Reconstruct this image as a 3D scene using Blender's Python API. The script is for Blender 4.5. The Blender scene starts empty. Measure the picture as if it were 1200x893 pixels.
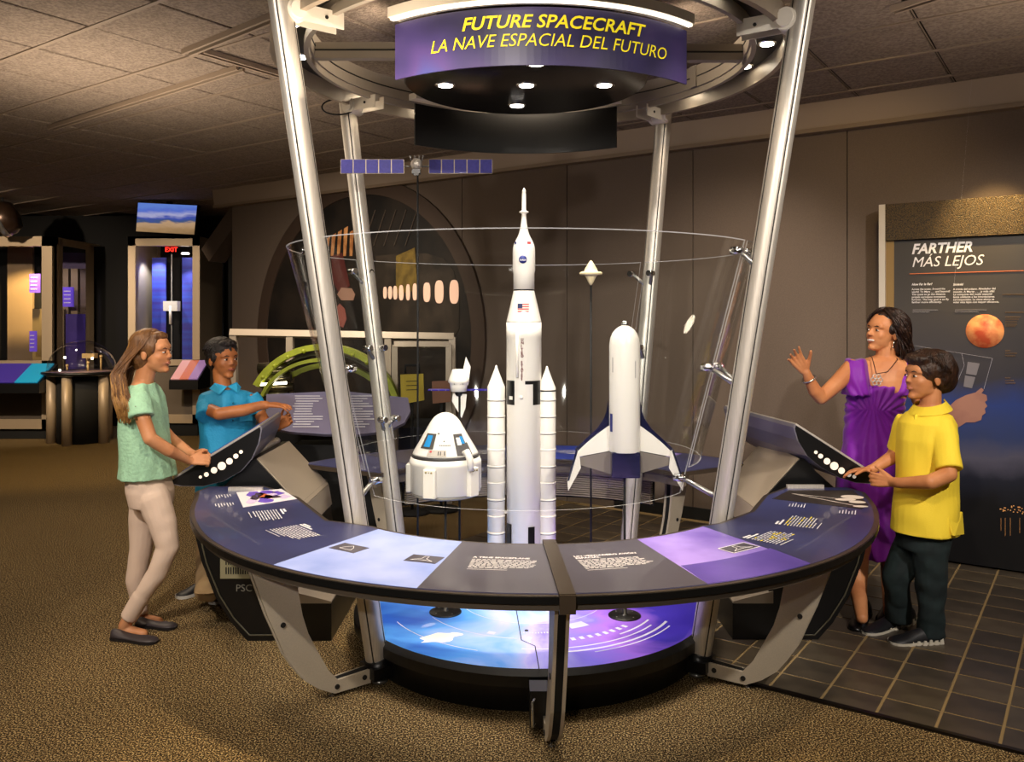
import bpy, bmesh, math, random
import numpy as np
from mathutils import Vector, Matrix, noise as mnoise
R = math.radians; PI = math.pi; sin = math.sin; cos = math.cos
random.seed(7)
scene = bpy.context.scene
COL = scene.collection
# ------------------------------------------------------------------ camera, world, exposure
CH = 1.6; F = 980.0; HY = 375.0
cam = bpy.data.cameras.new('camera'); camo = bpy.data.objects.new('camera', cam); COL.objects.link(camo)
camo.location = (0, 0, CH); camo.rotation_euler = (R(90), 0, 0)
cam.sensor_width = 36; cam.lens = F / 1200 * 36; cam.shift_y = -(446.5 - HY) / 1200
cam.clip_end = 60
scene.camera = camo
w = bpy.data.worlds.new('world'); scene.world = w; w.use_nodes = True
w.node_tree.nodes['Background'].inputs[0].default_value = (1.0, 0.82, 0.66, 1)
w.node_tree.nodes['Background'].inputs[1].default_value = 0.035
scene.view_settings.view_transform = 'Standard'; scene.view_settings.look = 'None'
scene.view_settings.gamma = 1; scene.view_settings.exposure = 0.18
scene.view_settings.use_curve_mapping = False

def spot(loc, target, power, cone=60, color=(1, .84, .66), r=.05, blend=.6):
    l = bpy.data.lights.new('spot_light', 'SPOT'); l.energy = power; l.color = color
    l.spot_size = R(cone); l.spot_blend = blend; l.shadow_soft_size = r
    o = bpy.data.objects.new('spot_light', l); COL.objects.link(o); o.location = loc
    d = Vector(target) - Vector(loc); o.rotation_euler = d.to_track_quat('-Z', 'Y').to_euler()
    return o
def area(loc, target, power, size, color=(1, .85, .7)):
    l = bpy.data.lights.new('area_light', 'AREA'); l.energy = power; l.color = color; l.size = size; l.shape = 'DISK'
    o = bpy.data.objects.new('area_light', l); COL.objects.link(o); o.location = loc
    d = Vector(target) - Vector(loc); o.rotation_euler = d.to_track_quat('-Z', 'Y').to_euler()
    return o
WARM = (1, .80, .58); NEUT = (1, .90, .80); GOLD = (1, .68, .27)
# unseen lights at ceiling height around the exhibit, several added as fill
spot((-1.9, .9, 3.12), (-1.4, 4.2, 1.0), 330, 75, NEUT, .06, 1)
spot((2.1, .9, 3.12), (1.6, 4.2, 1.1), 370, 75, NEUT, .06, 1)
spot((-.5, .6, 3.1), (.0, 4.2, 1.35), 290, 60, NEUT, .05, 1)
spot((.5, 1.5, 3.1), (1.75, 4.35, 1.25), 110, 34, WARM)
spot((-3.4, 3.1, 3.1), (-1.8, 4.3, .9), 110, 42, WARM)
spot((-.2, 2.2, 3.1), (-1.5, 4.8, 1.2), 75, 36, WARM)
spot((.25, 2.0, 3.1), (-.15, 3.0, 0), 300, 50, (1, .78, .48))
spot((-1.6, 2.6, 3.1), (-1.15, 3.2, 0), 70, 50, (1, .78, .48))
spot((1.2, 2.0, 3.1), (1.0, 3.15, 0), 100, 36, (1, .78, .48))
spot((3.0, 3.6, 3.1), (2.4, 4.9, 0), 16, 80, WARM)
spot((2.92, 4.92, 3.0), (3.06, 5.34, 2.27), 170, 44, GOLD, .03, 1)
area((-3.2, 6.6, 3.1), (-3.2, 6.8, 0), 34, .6, WARM)
spot((1.5, 4.9, 3.1), (1.5, 6.6, .9), 120, 85, (1, .86, .7), .1, 1)
spot((-1.6, 6.2, 3.1), (-1.8, 9.0, 1.0), 280, 80, (1, .86, .7), .1, 1)
spot((-4.6, 8.6, 3.1), (-4.9, 9.6, 0), 130, 80, GOLD)
spot((-6.2, 7.0, 3.1), (-6.6, 11.2, 1.6), 620, 50, WARM)
spot((-4.3, 6.8, 3.1), (-4.8, 11.4, 1.6), 560, 34, WARM)
spot((-.8, -2.6, 3.1), (-.3, 4.0, 1.1), 400, 34, NEUT, .05, 1)
spot((2.3, 3.2, 3.1), (3.2, 5.4, 1.3), 130, 60, NEUT, .05, 1)
spot((2.0, 4.2, 3.1), (2.3, 6.0, 2.1), 34, 80, GOLD, .05, 1)
for _a, _b in (((-.55, 4.24, 3.05), (-1.2, 4.4, 2.95)), ((.72, 4.24, 3.05), (1.4, 4.4, 2.95)), ((.1, 4.9, 3.05), (.1, 5.6, 2.95))): spot(_a, _b, 9, 150, WARM, .04, 1)  # unseen lamps added above the canopy to brighten the ring
# unseen fill lights added in mid-air, facing up to brighten the ceiling
area((-2.6, 5.2, 2.3), (-2.4, 5.4, 3.2), 26, 1.6, WARM)
area((-.6, 3.2, 2.5), (-.5, 3.3, 3.2), 7, .6, WARM)
area((2.6, 3.6, 2.4), (2.6, 3.7, 3.2), 9, 1.2, WARM)

# ------------------------------------------------------------------ helpers
def P(px, py, Y): return Vector(((px - 600) / F * Y, Y, CH - (py - HY) / F * Y))
def G(px, py, z=0.0):
    Y = F * (CH - z) / (py - HY); return Vector(((px - 600) / F * Y, Y, z))
def hexc(h):
    h = h.lstrip('#'); c = [int(h[i:i+2], 16) / 255 for i in (0, 2, 4)]
    return tuple((x / 12.92 if x <= .04045 else ((x + .055) / 1.055) ** 2.4) for x in c) + (1,)
MATS = {}
def mat(name, color, rough=.5, metal=0, emit=0, noise=0, nscale=20, bump=0, bscale=60, coat=0, spec=.5, stretch=None, color2=None, detail=4, emc=None, alpha=1, sheen=0):
    if name in MATS: return MATS[name]
    m = bpy.data.materials.new(name); m.use_nodes = True; nt = m.node_tree; b = nt.nodes['Principled BSDF']
    c = hexc(color) if isinstance(color, str) else color
    b.inputs['Base Color'].default_value = c; b.inputs['Roughness'].default_value = rough
    b.inputs['Metallic'].default_value = metal; b.inputs['Coat Weight'].default_value = coat
    b.inputs['Specular IOR Level'].default_value = spec
    if sheen: b.inputs['Sheen Weight'].default_value = sheen
    tc = nt.nodes.new('ShaderNodeTexCoord'); mp = nt.nodes.new('ShaderNodeMapping')
    nt.links.new(tc.outputs['Object'], mp.inputs[0])
    if stretch: mp.inputs['Scale'].default_value = stretch
    if noise or color2:
        n = nt.nodes.new('ShaderNodeTexNoise'); n.inputs['Scale'].default_value = nscale; n.inputs['Detail'].default_value = detail
        nt.links.new(mp.outputs[0], n.inputs['Vector'])
        cr = nt.nodes.new('ShaderNodeValToRGB'); nt.links.new(n.outputs['Fac'], cr.inputs[0])
        c2 = hexc(color2) if color2 else tuple(min(1, x * (1 + noise)) for x in c[:3]) + (1,)
        c1 = c if color2 else tuple(x * (1 - noise) for x in c[:3]) + (1,)
        cr.color_ramp.elements[0].color = c1; cr.color_ramp.elements[1].color = c2
        cr.color_ramp.elements[0].position = .38; cr.color_ramp.elements[1].position = .62
        nt.links.new(cr.outputs[0], b.inputs['Base Color'])
    if bump:
        n2 = nt.nodes.new('ShaderNodeTexNoise'); n2.inputs['Scale'].default_value = bscale; n2.inputs['Detail'].default_value = 3
        nt.links.new(mp.outputs[0], n2.inputs['Vector'])
        bp = nt.nodes.new('ShaderNodeBump'); bp.inputs['Strength'].default_value = bump; bp.inputs['Distance'].default_value = .01
        nt.links.new(n2.outputs['Fac'], bp.inputs['Height']); nt.links.new(bp.outputs[0], b.inputs['Normal'])
    if emit:
        b.inputs['Emission Color'].default_value = hexc(emc) if emc else c; b.inputs['Emission Strength'].default_value = emit
    MATS[name] = m; return m

class MB:
    def __init__(s): s.v = []; s.f = []; s.m = []; s.sm = []; s.cur = 0
    def add(s, vs, fs, sm=False):
        o = len(s.v); s.v += [tuple(x) for x in vs]
        s.f += [tuple(o + i for i in f) for f in fs]; s.m += [s.cur] * len(fs); s.sm += [sm] * len(fs); return s
    def box(s, c, d, rz=0, M=None, ch=0):
        x, y, z = d[0] / 2, d[1] / 2, d[2] / 2
        if M is None: M = Matrix.Translation(c) @ Matrix.Rotation(rz, 4, 'Z')
        if ch:
            p = [(-x+ch, -y), (x-ch, -y), (x, -y+ch), (x, y-ch), (x-ch, y), (-x+ch, y), (-x, y-ch), (-x, -y+ch)]
            q = [(-x+ch*1.6, -y+ch), (x-ch*1.6, -y+ch), (x-ch, -y+ch*1.6), (x-ch, y-ch*1.6), (x-ch*1.6, y-ch), (-x+ch*1.6, y-ch), (-x+ch, y-ch*1.6), (-x+ch, -y+ch*1.6)]
            vs = [Vector((a, b, -z)) for a, b in q] + [Vector((a, b, -z+ch)) for a, b in p] + [Vector((a, b, z-ch)) for a, b in p] + [Vector((a, b, z)) for a, b in q]
            fs = [tuple(range(7, -1, -1)), tuple(range(24, 32))]
            for k in range(3):
                for i in range(8):
                    j = (i + 1) % 8; fs.append((k*8+i, k*8+j, (k+1)*8+j, (k+1)*8+i))
            return s.add([M @ v for v in vs], fs)
        vs = [M @ Vector((a, b, e)) for e in (-z, z) for a, b in ((-x, -y), (x, -y), (x, y), (-x, y))]
        return s.add(vs, [(3, 2, 1, 0), (4, 5, 6, 7), (0, 1, 5, 4), (1, 2, 6, 5), (2, 3, 7, 6), (3, 0, 4, 7)])
    def bar(s, a, b, wd, ht, up=(0, 0, 1)):
        a = Vector(a); b = Vector(b); d = b - a; L = d.length; d.normalize(); up = Vector(up)
        sd = d.cross(up)
        if sd.length < 1e-5: sd = d.cross(Vector((1, 0, 0)))
        sd.normalize(); u2 = sd.cross(d)
        M = Matrix((( d.x, sd.x, u2.x, (a.x+b.x)/2), (d.y, sd.y, u2.y, (a.y+b.y)/2), (d.z, sd.z, u2.z, (a.z+b.z)/2), (0, 0, 0, 1)))
        return s.box(None, (L, wd, ht), M=M)
    def tube(s, pts, r, n=12, cap=True, closed=False):
        pts = [Vector(p) for p in pts]; N = len(pts)
        rs = r if isinstance(r, (list, tuple)) else [r] * N
        vs = []; prev = None
        for i, p in enumerate(pts):
            if closed: t = pts[(i+1) % N] - pts[i-1]
            else: t = pts[min(i+1, N-1)] - pts[max(i-1, 0)]
            t.normalize()
            if prev is None:
                a = Vector((0, 0, 1)) if abs(t.z) < .9 else Vector((1, 0, 0))
                sd = t.cross(a).normalized()
            else:
                sd = (prev - t * prev.dot(t)).normalized()
            prev = sd; up = sd.cross(t)
            for k in range(n):
                a = 2 * PI * k / n; vs.append(p + (sd * cos(a) + up * sin(a)) * rs[i])
        fs = []
        for i in range(N if closed else N - 1):
            j = (i + 1) % N
            for k in range(n):
                l = (k + 1) % n; fs.append((i*n+k, j*n+k, j*n+l, i*n+l))
        s.add(vs, fs, True)
        if cap and not closed:
            o = len(s.v) - len(vs); s.f += [tuple(o + k for k in range(n)), tuple(o + (N-1)*n + k for k in range(n-1, -1, -1))]
            s.m += [s.cur]*2; s.sm += [False]*2
        return s
    def lathe(s, prof, c=(0, 0, 0), n=32, axis=None, sx=1, sy=1, smooth=True, a0=0, a1=2*PI):
        full = abs(a1 - a0 - 2*PI) < 1e-6; K = n if full else n + 1
        c = Vector(c); q = Vector((0, 0, 1)).rotation_difference(Vector(axis)) if axis is not None else None
        vs = []
        for r, z in prof:
            for k in range(K):
                a = a0 + (a1 - a0) * k / n; v = Vector((r * cos(a) * sx, r * sin(a) * sy, z))
                if q: v = q @ v
                vs.append(c + v)
        fs = []
        for i in range(len(prof) - 1):
            for k in range(n):
                l = (k + 1) % K; fs.append((i*K+k, i*K+l, (i+1)*K+l, (i+1)*K+k))
        s.add(vs, fs, smooth)
        if full:
            o = len(s.v) - len(vs); N = len(prof)
            if prof[0][0] > 1e-4: s.f.append(tuple(o + k for k in range(K-1, -1, -1))); s.m.append(s.cur); s.sm.append(False)
            if prof[-1][0] > 1e-4: s.f.append(tuple(o + (N-1)*K + k for k in range(K))); s.m.append(s.cur); s.sm.append(False)
        return s
    def prism(s, poly, z0, z1):   # poly in xy
        n = len(poly); vs = [(x, y, z0) for x, y in poly] + [(x, y, z1) for x, y in poly]
        fs = [tuple(range(n-1, -1, -1)), tuple(range(n, 2*n))] + [(i, (i+1) % n, n+(i+1) % n, n+i) for i in range(n)]
        return s.add(vs, fs)
    def slab(s, pts, off):        # any planar polygon, thickened by vector off
        pts = [Vector(p) for p in pts]; n = len(pts); off = Vector(off)
        vs = pts + [p + off for p in pts]
        fs = [tuple(range(n-1, -1, -1)), tuple(range(n, 2*n))] + [(i, (i+1) % n, n+(i+1) % n, n+i) for i in range(n)]
        return s.add(vs, fs)
    def strip(s, L, Rr, z0, z1): # ribbon between two polylines (xy), as a solid
        n = len(L); vs = []
        for (a, b) in zip(L, Rr): vs += [(a[0], a[1], z0), (b[0], b[1], z0), (b[0], b[1], z1), (a[0], a[1], z1)]
        fs = []
        for i in range(n - 1):
            o = i * 4; q = o + 4
            fs += [(o, q, q+1, o+1), (o+1, q+1, q+2, o+2), (o+2, q+2, q+3, o+3), (o+3, q+3, q, o)]
        fs += [(0, 1, 2, 3), ((n-1)*4+3, (n-1)*4+2, (n-1)*4+1, (n-1)*4)]
        return s.add(vs, fs)
    def sphere(s, c, r, n=12, M=None):
        rr = r if isinstance(r, (tuple, list)) else (r, r, r); m = max(6, n // 2 + 2)
        vs = []; c = Vector(c)
        for i in range(m + 1):
            th = PI * i / m
            for k in range(n):
                a = 2*PI*k/n; v = Vector((rr[0]*sin(th)*cos(a), rr[1]*sin(th)*sin(a), rr[2]*cos(th)))
                if M is not None: v = M @ v
                vs.append(c + v)
        fs = [(i*n+k, (i+1)*n+k, (i+1)*n+(k+1) % n, i*n+(k+1) % n) for i in range(m) for k in range(n)]
        return s.add(vs, fs, True)
    def build(s, name, mt, parent=None, kind=None, fix=True):
        me = bpy.data.meshes.new(name)
        wl = WL.get(parent.name, Vector()) if parent else Vector()
        me.from_pydata([(v[0]-wl.x, v[1]-wl.y, v[2]-wl.z) for v in s.v], [], s.f)
        for m in (mt if isinstance(mt, (list, tuple)) else [mt]): me.materials.append(m)
        me.polygons.foreach_set('material_index', s.m); me.polygons.foreach_set('use_smooth', s.sm)
        if fix:
            b = bmesh.new(); b.from_mesh(me); bmesh.ops.remove_doubles(b, verts=b.verts, dist=1e-5)
            bmesh.ops.recalc_face_normals(b, faces=b.faces); b.to_mesh(me); b.free()
        me.update()
        o = bpy.data.objects.new(name, me); COL.objects.link(o)
        if parent: o.parent = parent
        WL[o.name] = wl
        if kind: o['kind'] = kind
        return o
WL = {}
def thing(name, label, cat, loc=(0, 0, 0), group=None):
    o = bpy.data.objects.new(name, None); COL.objects.link(o); o.location = loc; WL[o.name] = Vector(loc)
    o.empty_display_size = .1; o['label'] = label; o['category'] = cat
    if group: o['group'] = group
    return o
def tag(o, label, cat, group=None):
    o['label'] = label; o['category'] = cat
    if group: o['group'] = group
    # move the origin to the base of the thing
    me = o.data; vs = [v.co.copy() for v in me.vertices]
    c = Vector((sum(v.x for v in vs)/len(vs), sum(v.y for v in vs)/len(vs), min(v.z for v in vs)))
    me.transform(Matrix.Translation(-c)); o.location = o.location + c; WL[o.name] = Vector(o.location)
    return o
TC = {}
def text2d(st, size=1, shear=0, bold=0, align='LEFT', spacing=1):
    k = (st, shear, bold, align, spacing)
    if k not in TC:
        cu = bpy.data.curves.new('t', 'FONT'); cu.body = st; cu.size = 1; cu.shear = shear; cu.offset = bold
        cu.align_x = align; cu.resolution_u = 3; cu.space_character = spacing
        o = bpy.data.objects.new('t', cu); COL.objects.link(o)
        dg = bpy.context.evaluated_depsgraph_get(); me = o.evaluated_get(dg).to_mesh()
        TC[k] = ([(v.co.x, v.co.y) for v in me.vertices], [tuple(p.vertices) for p in me.polygons])
        o.evaluated_get(dg).to_mesh_clear(); bpy.data.objects.remove(o); bpy.data.curves.remove(cu)
    v, f = TC[k]; return [(x*size, y*size) for x, y in v], f
def put_text(mb, st, origin, ex, ey, size, **kw):
    v, f = text2d(st, size, **kw); origin = Vector(origin); ex = Vector(ex); ey = Vector(ey)
    mb.add([origin + ex * x + ey * y for x, y in v], f)
def fit_text(mb, st, origin, ex, ey, size, width, **kw):   # squeezed to a given width
    v, f = text2d(st, size, **kw); wd = max(x for x, y in v) - min(x for x, y in v); k = width / wd
    origin = Vector(origin); ex = Vector(ex); ey = Vector(ey)
    mb.add([origin + ex * x * k + ey * y for x, y in v], f)

# ------------------------------------------------------------------ materials
def carpet():
    m = mat('carpet', '#5b4a33', .95); nt = m.node_tree; b = nt.nodes['Principled BSDF']
    tc = nt.nodes.new('ShaderNodeTexCoord'); v = nt.nodes.new('ShaderNodeTexNoise'); v.inputs['Scale'].default_value = 150; v.inputs['Detail'].default_value = 3; v.inputs['Roughness'].default_value = .7
    nt.links.new(tc.outputs['Object'], v.inputs['Vector'])
    cr = nt.nodes.new('ShaderNodeValToRGB'); e = cr.color_ramp.elements
    e[0].position = .43; e[0].color = hexc('#12100b'); e[1].position = .62; e[1].color = hexc('#dcc592')
    x = e.new(.49); x.color = hexc('#3e3121'); x = e.new(.55); x.color = hexc('#8c6f45')
    nt.links.new(v.outputs['Fac'], cr.inputs[0]); nt.links.new(cr.outputs[0], b.inputs['Base Color'])
    bp = nt.nodes.new('ShaderNodeBump'); bp.inputs['Strength'].default_value = .6; bp.inputs['Distance'].default_value = .006
    nt.links.new(v.outputs['Fac'], bp.inputs['Height']); nt.links.new(bp.outputs[0], b.inputs['Normal'])
    b.inputs['Specular IOR Level'].default_value = .1
    return m
M_carpet = carpet()
M_alu = mat('brushed_aluminium', '#d2ccc2', .44, .62, noise=.06, nscale=8, stretch=(30, 30, 1))
M_alud = mat('dark_groove', '#191715', .6)
M_frame = mat('satin_aluminium_frame', '#a89a88', .45, .35)
M_ring = mat('grey_aluminium_ring', '#a39a8d', .5, .25)
M_white = mat('white_enamel', '#e9e2d5', .4)
M_model = mat('gloss_white_model', '#f1ece2', .28, coat=.3)
M_black = mat('black_satin', '#0b0b0c', .35)
M_blackm = mat('black_matte', '#0a0a0a', .8)
M_chrome = mat('chrome', '#dcdcdc', .12, 1)
M_steel = mat('cast_steel', '#a7a6a2', .3, .9)
M_grey = mat('grey_laminate', '#beb29e', .5, noise=.04, nscale=200)
M_apron = mat('grey_apron', '#6a5f52', .5)
M_beige = mat('warm_grey_panel', '#a99a85', .55)
M_edge = mat('bronze_edge', '#453b31', .4, .4)
M_txt = mat('white_print', '#e8e6ea', .6)
M_yel = mat('yellow_print', '#ffe81c', .5, emit=.25)
M_wall = mat('brown_fabric_wall', '#67594e', .9, noise=.07, nscale=160, bump=.15, bscale=250)
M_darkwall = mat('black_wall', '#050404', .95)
M_trim = mat('painted_trim', '#9a8979', .7)
M_grout = mat('grout', '#8f7850', .9)
M_ctile = mat('ceiling_tile', '#776a60', .95, color2='#94867a', nscale=55, bump=.9, bscale=70, detail=6)
M_cgrid = mat('ceiling_grid', '#8b7c6e', .7)
M_lamp = mat('lamp_face', '#fff4e0', .3, emit=14)
M_navy = mat('navy_print', '#2b2f55', .38, color2='#363c6b', nscale=1.6, coat=.15)
M_panegrey = mat('slate_print', '#45424f', .4, coat=.15)
M_sky = mat('sky_blue_print', '#7d92d8', .38, color2='#a3b2ec', nscale=3, coat=.15)
M_purp = mat('violet_print', '#6a52b4', .38, color2='#9c86dc', nscale=2.5, coat=.15)

# ------------------------------------------------------------------ the setting
U = Vector((.819, -.574, 0)); V = Vector((.574, .819, 0))     # room directions
CZ = 3.18
fl = MB().box((-1, 6, -.05), (22, 22, .1)).build('floor', M_carpet, kind='structure')
# tiled area: recessed grout bed, one object per tile
TV0 = 3.617; TUS = .2175; TVS = .2225
def UV(u, v, z=0): return U * u + V * v + Vector((0, 0, z))
bed = MB().slab([UV(-3.7, TV0), UV(2.6, TV0), UV(2.6, 6.35), UV(-3.7, 6.35)], (0, 0, .004)).build('floor', M_grout, kind='structure')
tm = [mat('slate_tile', '#3e372e', .36, color2='#50473b', nscale=6), mat('slate_tile_b', '#352f28', .34, color2='#453c33', nscale=5), mat('slate_tile_c', '#463c2f', .38, color2='#554b3c', nscale=7)]
meshes = []
for m_ in tm:
    b_ = MB().box((0, 0, .0013), (TUS - .012, TVS - .013, .0026), ch=.0008)
    o_ = b_.build('tile', m_); meshes.append(o_.data); bpy.data.objects.remove(o_)
ang = math.atan2(U.y, U.x); u0 = -.955; cnt = 0; C0 = Vector((.1, 4.24, 0))
for j in range(12):
    for i in range(-13, 14):
        c = UV(u0 + (i + .5) * TUS, 3.439*.819+1.702*.574 + (j - .5) * TVS - .0)
        row0 = j == 0
        if c.dot(V) < TV0 + .03 or c.dot(V) > 6.28: continue
        if c.y < 2.9 or abs(c.x / c.y) > .70: continue
        o = bpy.data.objects.new('tile', random.choice(meshes)); COL.objects.link(o); o.parent = bed
        o.location = (c.x, c.y, .004); o.rotation_euler = (0, 0, ang); cnt += 1
        if row0: o.location = tuple((c + V * .022).to_2d()) + (.004,); o.scale = (1, .80, 1)
print('tiles', cnt)
MB().bar(UV(-2.2, TV0 - .012, .006), UV(2.6, TV0 - .012, .006), .022, .012).build('trim_1', mat('threshold_strip', '#1c1613', .35, .4), kind='structure')
# back wall with fabric panels
W0 = Vector((2.68, 5.85, 0)); wa = -7.4; wb = 3.2
def WP(t, z, off=0): return W0 + U * t + V * off + Vector((0, 0, z))
wall = MB().slab([WP(wa, 0, .012), WP(wb, 0, .012), WP(wb, CZ, .012), WP(wa, CZ, .012)], V * .15).build('wall_back', mat('wall_core', '#2c2520', .9), kind='structure')
t = wa
for k in range(10):
    t1 = min(t + 1.18, wb)
    MB().slab([WP(t + .004, 0), WP(t1 - .004, 0), WP(t1 - .004, 2.99), WP(t + .004, 2.99)], V * .012).build('wall_panel', M_wall, wall); t = t1
    if t >= wb: break
MB().slab([WP(wa - .25, 2.99, -.07), WP(wb, 2.99, -.07), WP(wb, CZ - .002, -.10), WP(wa - .25, CZ - .002, -.10)], V * .07).build('trim_2', M_trim, kind='structure')
MB().slab([WP(wa - .25, 2.965, -.09), WP(wb, 2.965, -.09), WP(wb, 2.995, -.09), WP(wa - .25, 2.995, -.09)], V * .09).build('trim_3', mat('trim_cap', '#84725f', .5), kind='structure')
MB().slab([WP(-2.2, 0, -.015), WP(wb, 0, -.015), WP(wb, .1, -.015), WP(-2.2, .1, -.015)], V * .015).build('baseboard_back', M_blackm, kind='structure')
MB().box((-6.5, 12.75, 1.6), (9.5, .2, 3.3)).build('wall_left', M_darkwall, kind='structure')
MB().bar(P(250, 300, 10.6) , P(298, 232, 10.2), .25, .22).build('trim_4', mat('brown_beam', '#4a3d33', .8), kind='structure')
# ceiling: grid plus tiles
ceil = MB().box((-1, 6, CZ + .05), (22, 22, .06)).build('ceiling', mat('ceiling_void', '#1d1916', .9), kind='structure')
cu0 = Vector((-2.27, 4.50, 0)).dot(U); cv0 = Vector((-2.27, 4.50, 0)).dot(V); CS = .61
cm = MB().box((0, 0, 0), (CS - .022, CS - .022, .016), ch=.004); o_ = cm.build('ceiling_tile', M_ctile); cme = o_.data; bpy.data.objects.remove(o_)
rest = MB(); nct = 0
cand = []
for i in range(-22, 14):
    for j in range(-10, 18):
        c = UV(cu0 + (i + .5) * CS, cv0 + (j + .5) * CS)
        if c.y < 2.6 or c.y > 12.6 or c.dot(V) > W0.dot(V) + .28 and c.x > -3.3: continue
        if abs(c.x / c.y) > .78: continue
        cand.append((c.length, c))
cand.sort(key=lambda a: a[0])
for k, (d, c) in enumerate(cand):
    if k < 290:
        o = bpy.data.objects.new('ceiling_tile', cme); COL.objects.link(o); o.parent = ceil
        o.location = (c.x, c.y, CZ + .006 + random.uniform(-.003, .003)); o.rotation_euler = (random.uniform(-.004, .004), random.uniform(-.004, .004), ang)
    else: rest.box(None, (CS - .02, CS - .02, .012), M=Matrix.Translation((c.x, c.y, CZ + .006)) @ Matrix.Rotation(ang, 4, 'Z'))
if rest.v: rest.build('ceiling_tile_rest', M_ctile, ceil, kind='stuff')
gr = MB()
for i in range(-22, 14):
    a = UV(cu0 + i * CS, cv0 - 9 * CS, CZ + .004); b = UV(cu0 + i * CS, cv0 + 18 * CS, CZ + .004); gr.bar(a, b, .006, .004)
for j in range(-9, 18):
    a = UV(cu0 - 22 * CS, cv0 + j * CS, CZ - .002); b = UV(cu0 + 14 * CS, cv0 + j * CS, CZ - .002); gr.bar(a, b, .024, .012)
gr.build('ceiling_grid', M_cgrid, ceil)
# light tracks on the ceiling
def track(a, b, label):
    t_ = thing('light_track', label, 'light track', a, 'light tracks'); a = Vector(a); b = Vector(b)
    s = (b - a).cross(Vector((0, 0, 1))).normalized() * .022
    MB().bar(a + s, b + s, .016, .03).bar(a - s, b - s, .016, .03).build('rail', M_trim, t_)
    MB().bar(a + Vector((0, 0, .008)), b + Vector((0, 0, .008)), .03, .008).build('conductor_groove', M_blackm, t_)
def CP(px, py, z=CZ - .02): 
    Y = F * (z - CH) / (HY - py); return Vector(((px - 600) / F * Y, Y, z))
track(CP(218, 62), CP(322, 20), 'pale ceiling light track running toward the ring, nearer the camera')
track(CP(236, 60), CP(330, 88), 'pale ceiling light track branching back across the tiles')
track(CP(60, 150), CP(282, 80), 'long thin ceiling light track running left across the tiles')
track(CP(1046, 12), CP(1178, -30), 'ceiling light track at the upper right corner')
# ------------------------------------------------------------------ exhibit frame: four leaning poles
CX, CY = .10, 4.24
def pol(th, r, z, c=(CX, CY)): return Vector((c[0] + r * sin(R(th)), c[1] - r * cos(R(th)), z))
def polr(z): return .87 + .160 * z
POLES = [(-51.9, 'front left'), (57.3, 'front right'), (-125.2, 'rear left'), (140, 'rear right')]
KN = {}
for th, wh in POLES:
    front = abs(th) < 90
    b0 = pol(th, polr(0), 0); t0 = pol(th, polr(3.1), 3.12)
    t_ = thing('leaning_pole', '%s leaning silver aluminium pole of the round exhibit frame' % wh, 'pole', b0, 'leaning silver poles')
    rr = .049
    ax = (t0 - b0).normalized(); tan = Vector((cos(R(th)), sin(R(th)), 0)); rad = ax.cross(tan)
    # extruded profile with grooves
    prof = []
    for k in range(40):
        a = 2 * PI * k / 40; g = .90 if k in (5, 15, 25, 35) else 1.0
        prof.append((tan * cos(a) + rad * sin(a)) * rr * g)
    m = MB(); vs = [b0 + ax * .10 + p for p in prof] + [t0 + p for p in prof]
    m.add(vs, [(k, (k+1) % 40, 40 + (k+1) % 40, 40 + k) for k in range(40)], True); m.build('shaft', M_alu, t_)
    g = MB()
    for k in (5, 15, 25, 35):
        a = 2 * PI * k / 40; d = (tan * cos(a) + rad * sin(a)) * (rr * .935); g.bar(b0 + ax * .10 + d, t0 + d, .0045, .0045)
    g.build('groove', M_alud, t_)
    m = MB(); m.tube([b0 + Vector((0, 0, .045)), b0 + ax * .115], [.062, .058], 20); m.box(b0 + Vector((0, 0, .06)), (.13, .13, .05), rz=R(th)); m.build('foot_socket', M_black, t_)
    MB().lathe([(.035, 0), (.035, .012), (.012, .016), (.012, .05)], b0, 16).build('levelling_foot', M_steel, t_)
    # white bracket to the ring
    inw = Vector((-sin(R(th)), cos(R(th)), 0)); h0 = pol(th, polr(2.87) - .055, 2.868)
    hub = MB(); hub.tube([h0 - tan * .05, h0 + tan * .05], .047, 24); hub.tube([h0 - tan * .062, h0 + tan * .062], .036, 20); hub.build('bracket_hub', M_white, t_)
    pl = MB()
    for s_ in (-1, 1): pl.bar(h0 + tan * .036 * s_ + inw * .01, h0 + tan * .036 * s_ + inw * .21 + Vector((0, 0, -.0)), .006, .07)
    pb = pl.build('bracket_plate', M_white, t_)
    for s_ in (-1, 1): MB().tube([h0 + tan * .038 * s_ + inw * .13, h0 + tan * .043 * s_ + inw * .13], .008, 8).build('bolt', M_alud, pb)
    # glass clamps
    def ell(z):
        k = (z - .82) / 1.13; return .86 + .30 * k, .80 + .28 * k
    zs = [(1.88, .0), (1.37, 0), (.87, 0)] if front else [(1.86, 0), (1.42, 0), (1.02, 0)]
    for z, _ in zs:
        a_, b_ = ell(z); pp = pol(th, polr(z - .07), z - .07)
        def gp(dth, z, off=0):
            q = R(th + dth); return Vector((.05 + (a_ + off) * sin(q), CY - (b_ + off) * cos(q), z))
        c = MB()
        for s_ in (-1, 1):
            if front and s_ * th > 0 and z < 1: continue
            k = gp(s_ * 3.4, z + .02, .012)
            mid = pp + (k - pp) * .35
            c.tube([pp - rad * 0, mid, k], [.013, .013, .009], 8)
        cb = c.build('clamp_arm', M_steel, t_)
        for s_ in (-1, 1):
            if front and s_ * th > 0 and z < 1: continue
            k0 = gp(s_ * 3.4, z + .02, .022); k1 = gp(s_ * 3.4, z + .02, -.026)
            MB().tube([k0, k1], .0175, 16).tube([k0, k0 + (k0 - k1) * .15], .011, 10).build('clamp_knob', M_chrome, cb)

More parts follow.
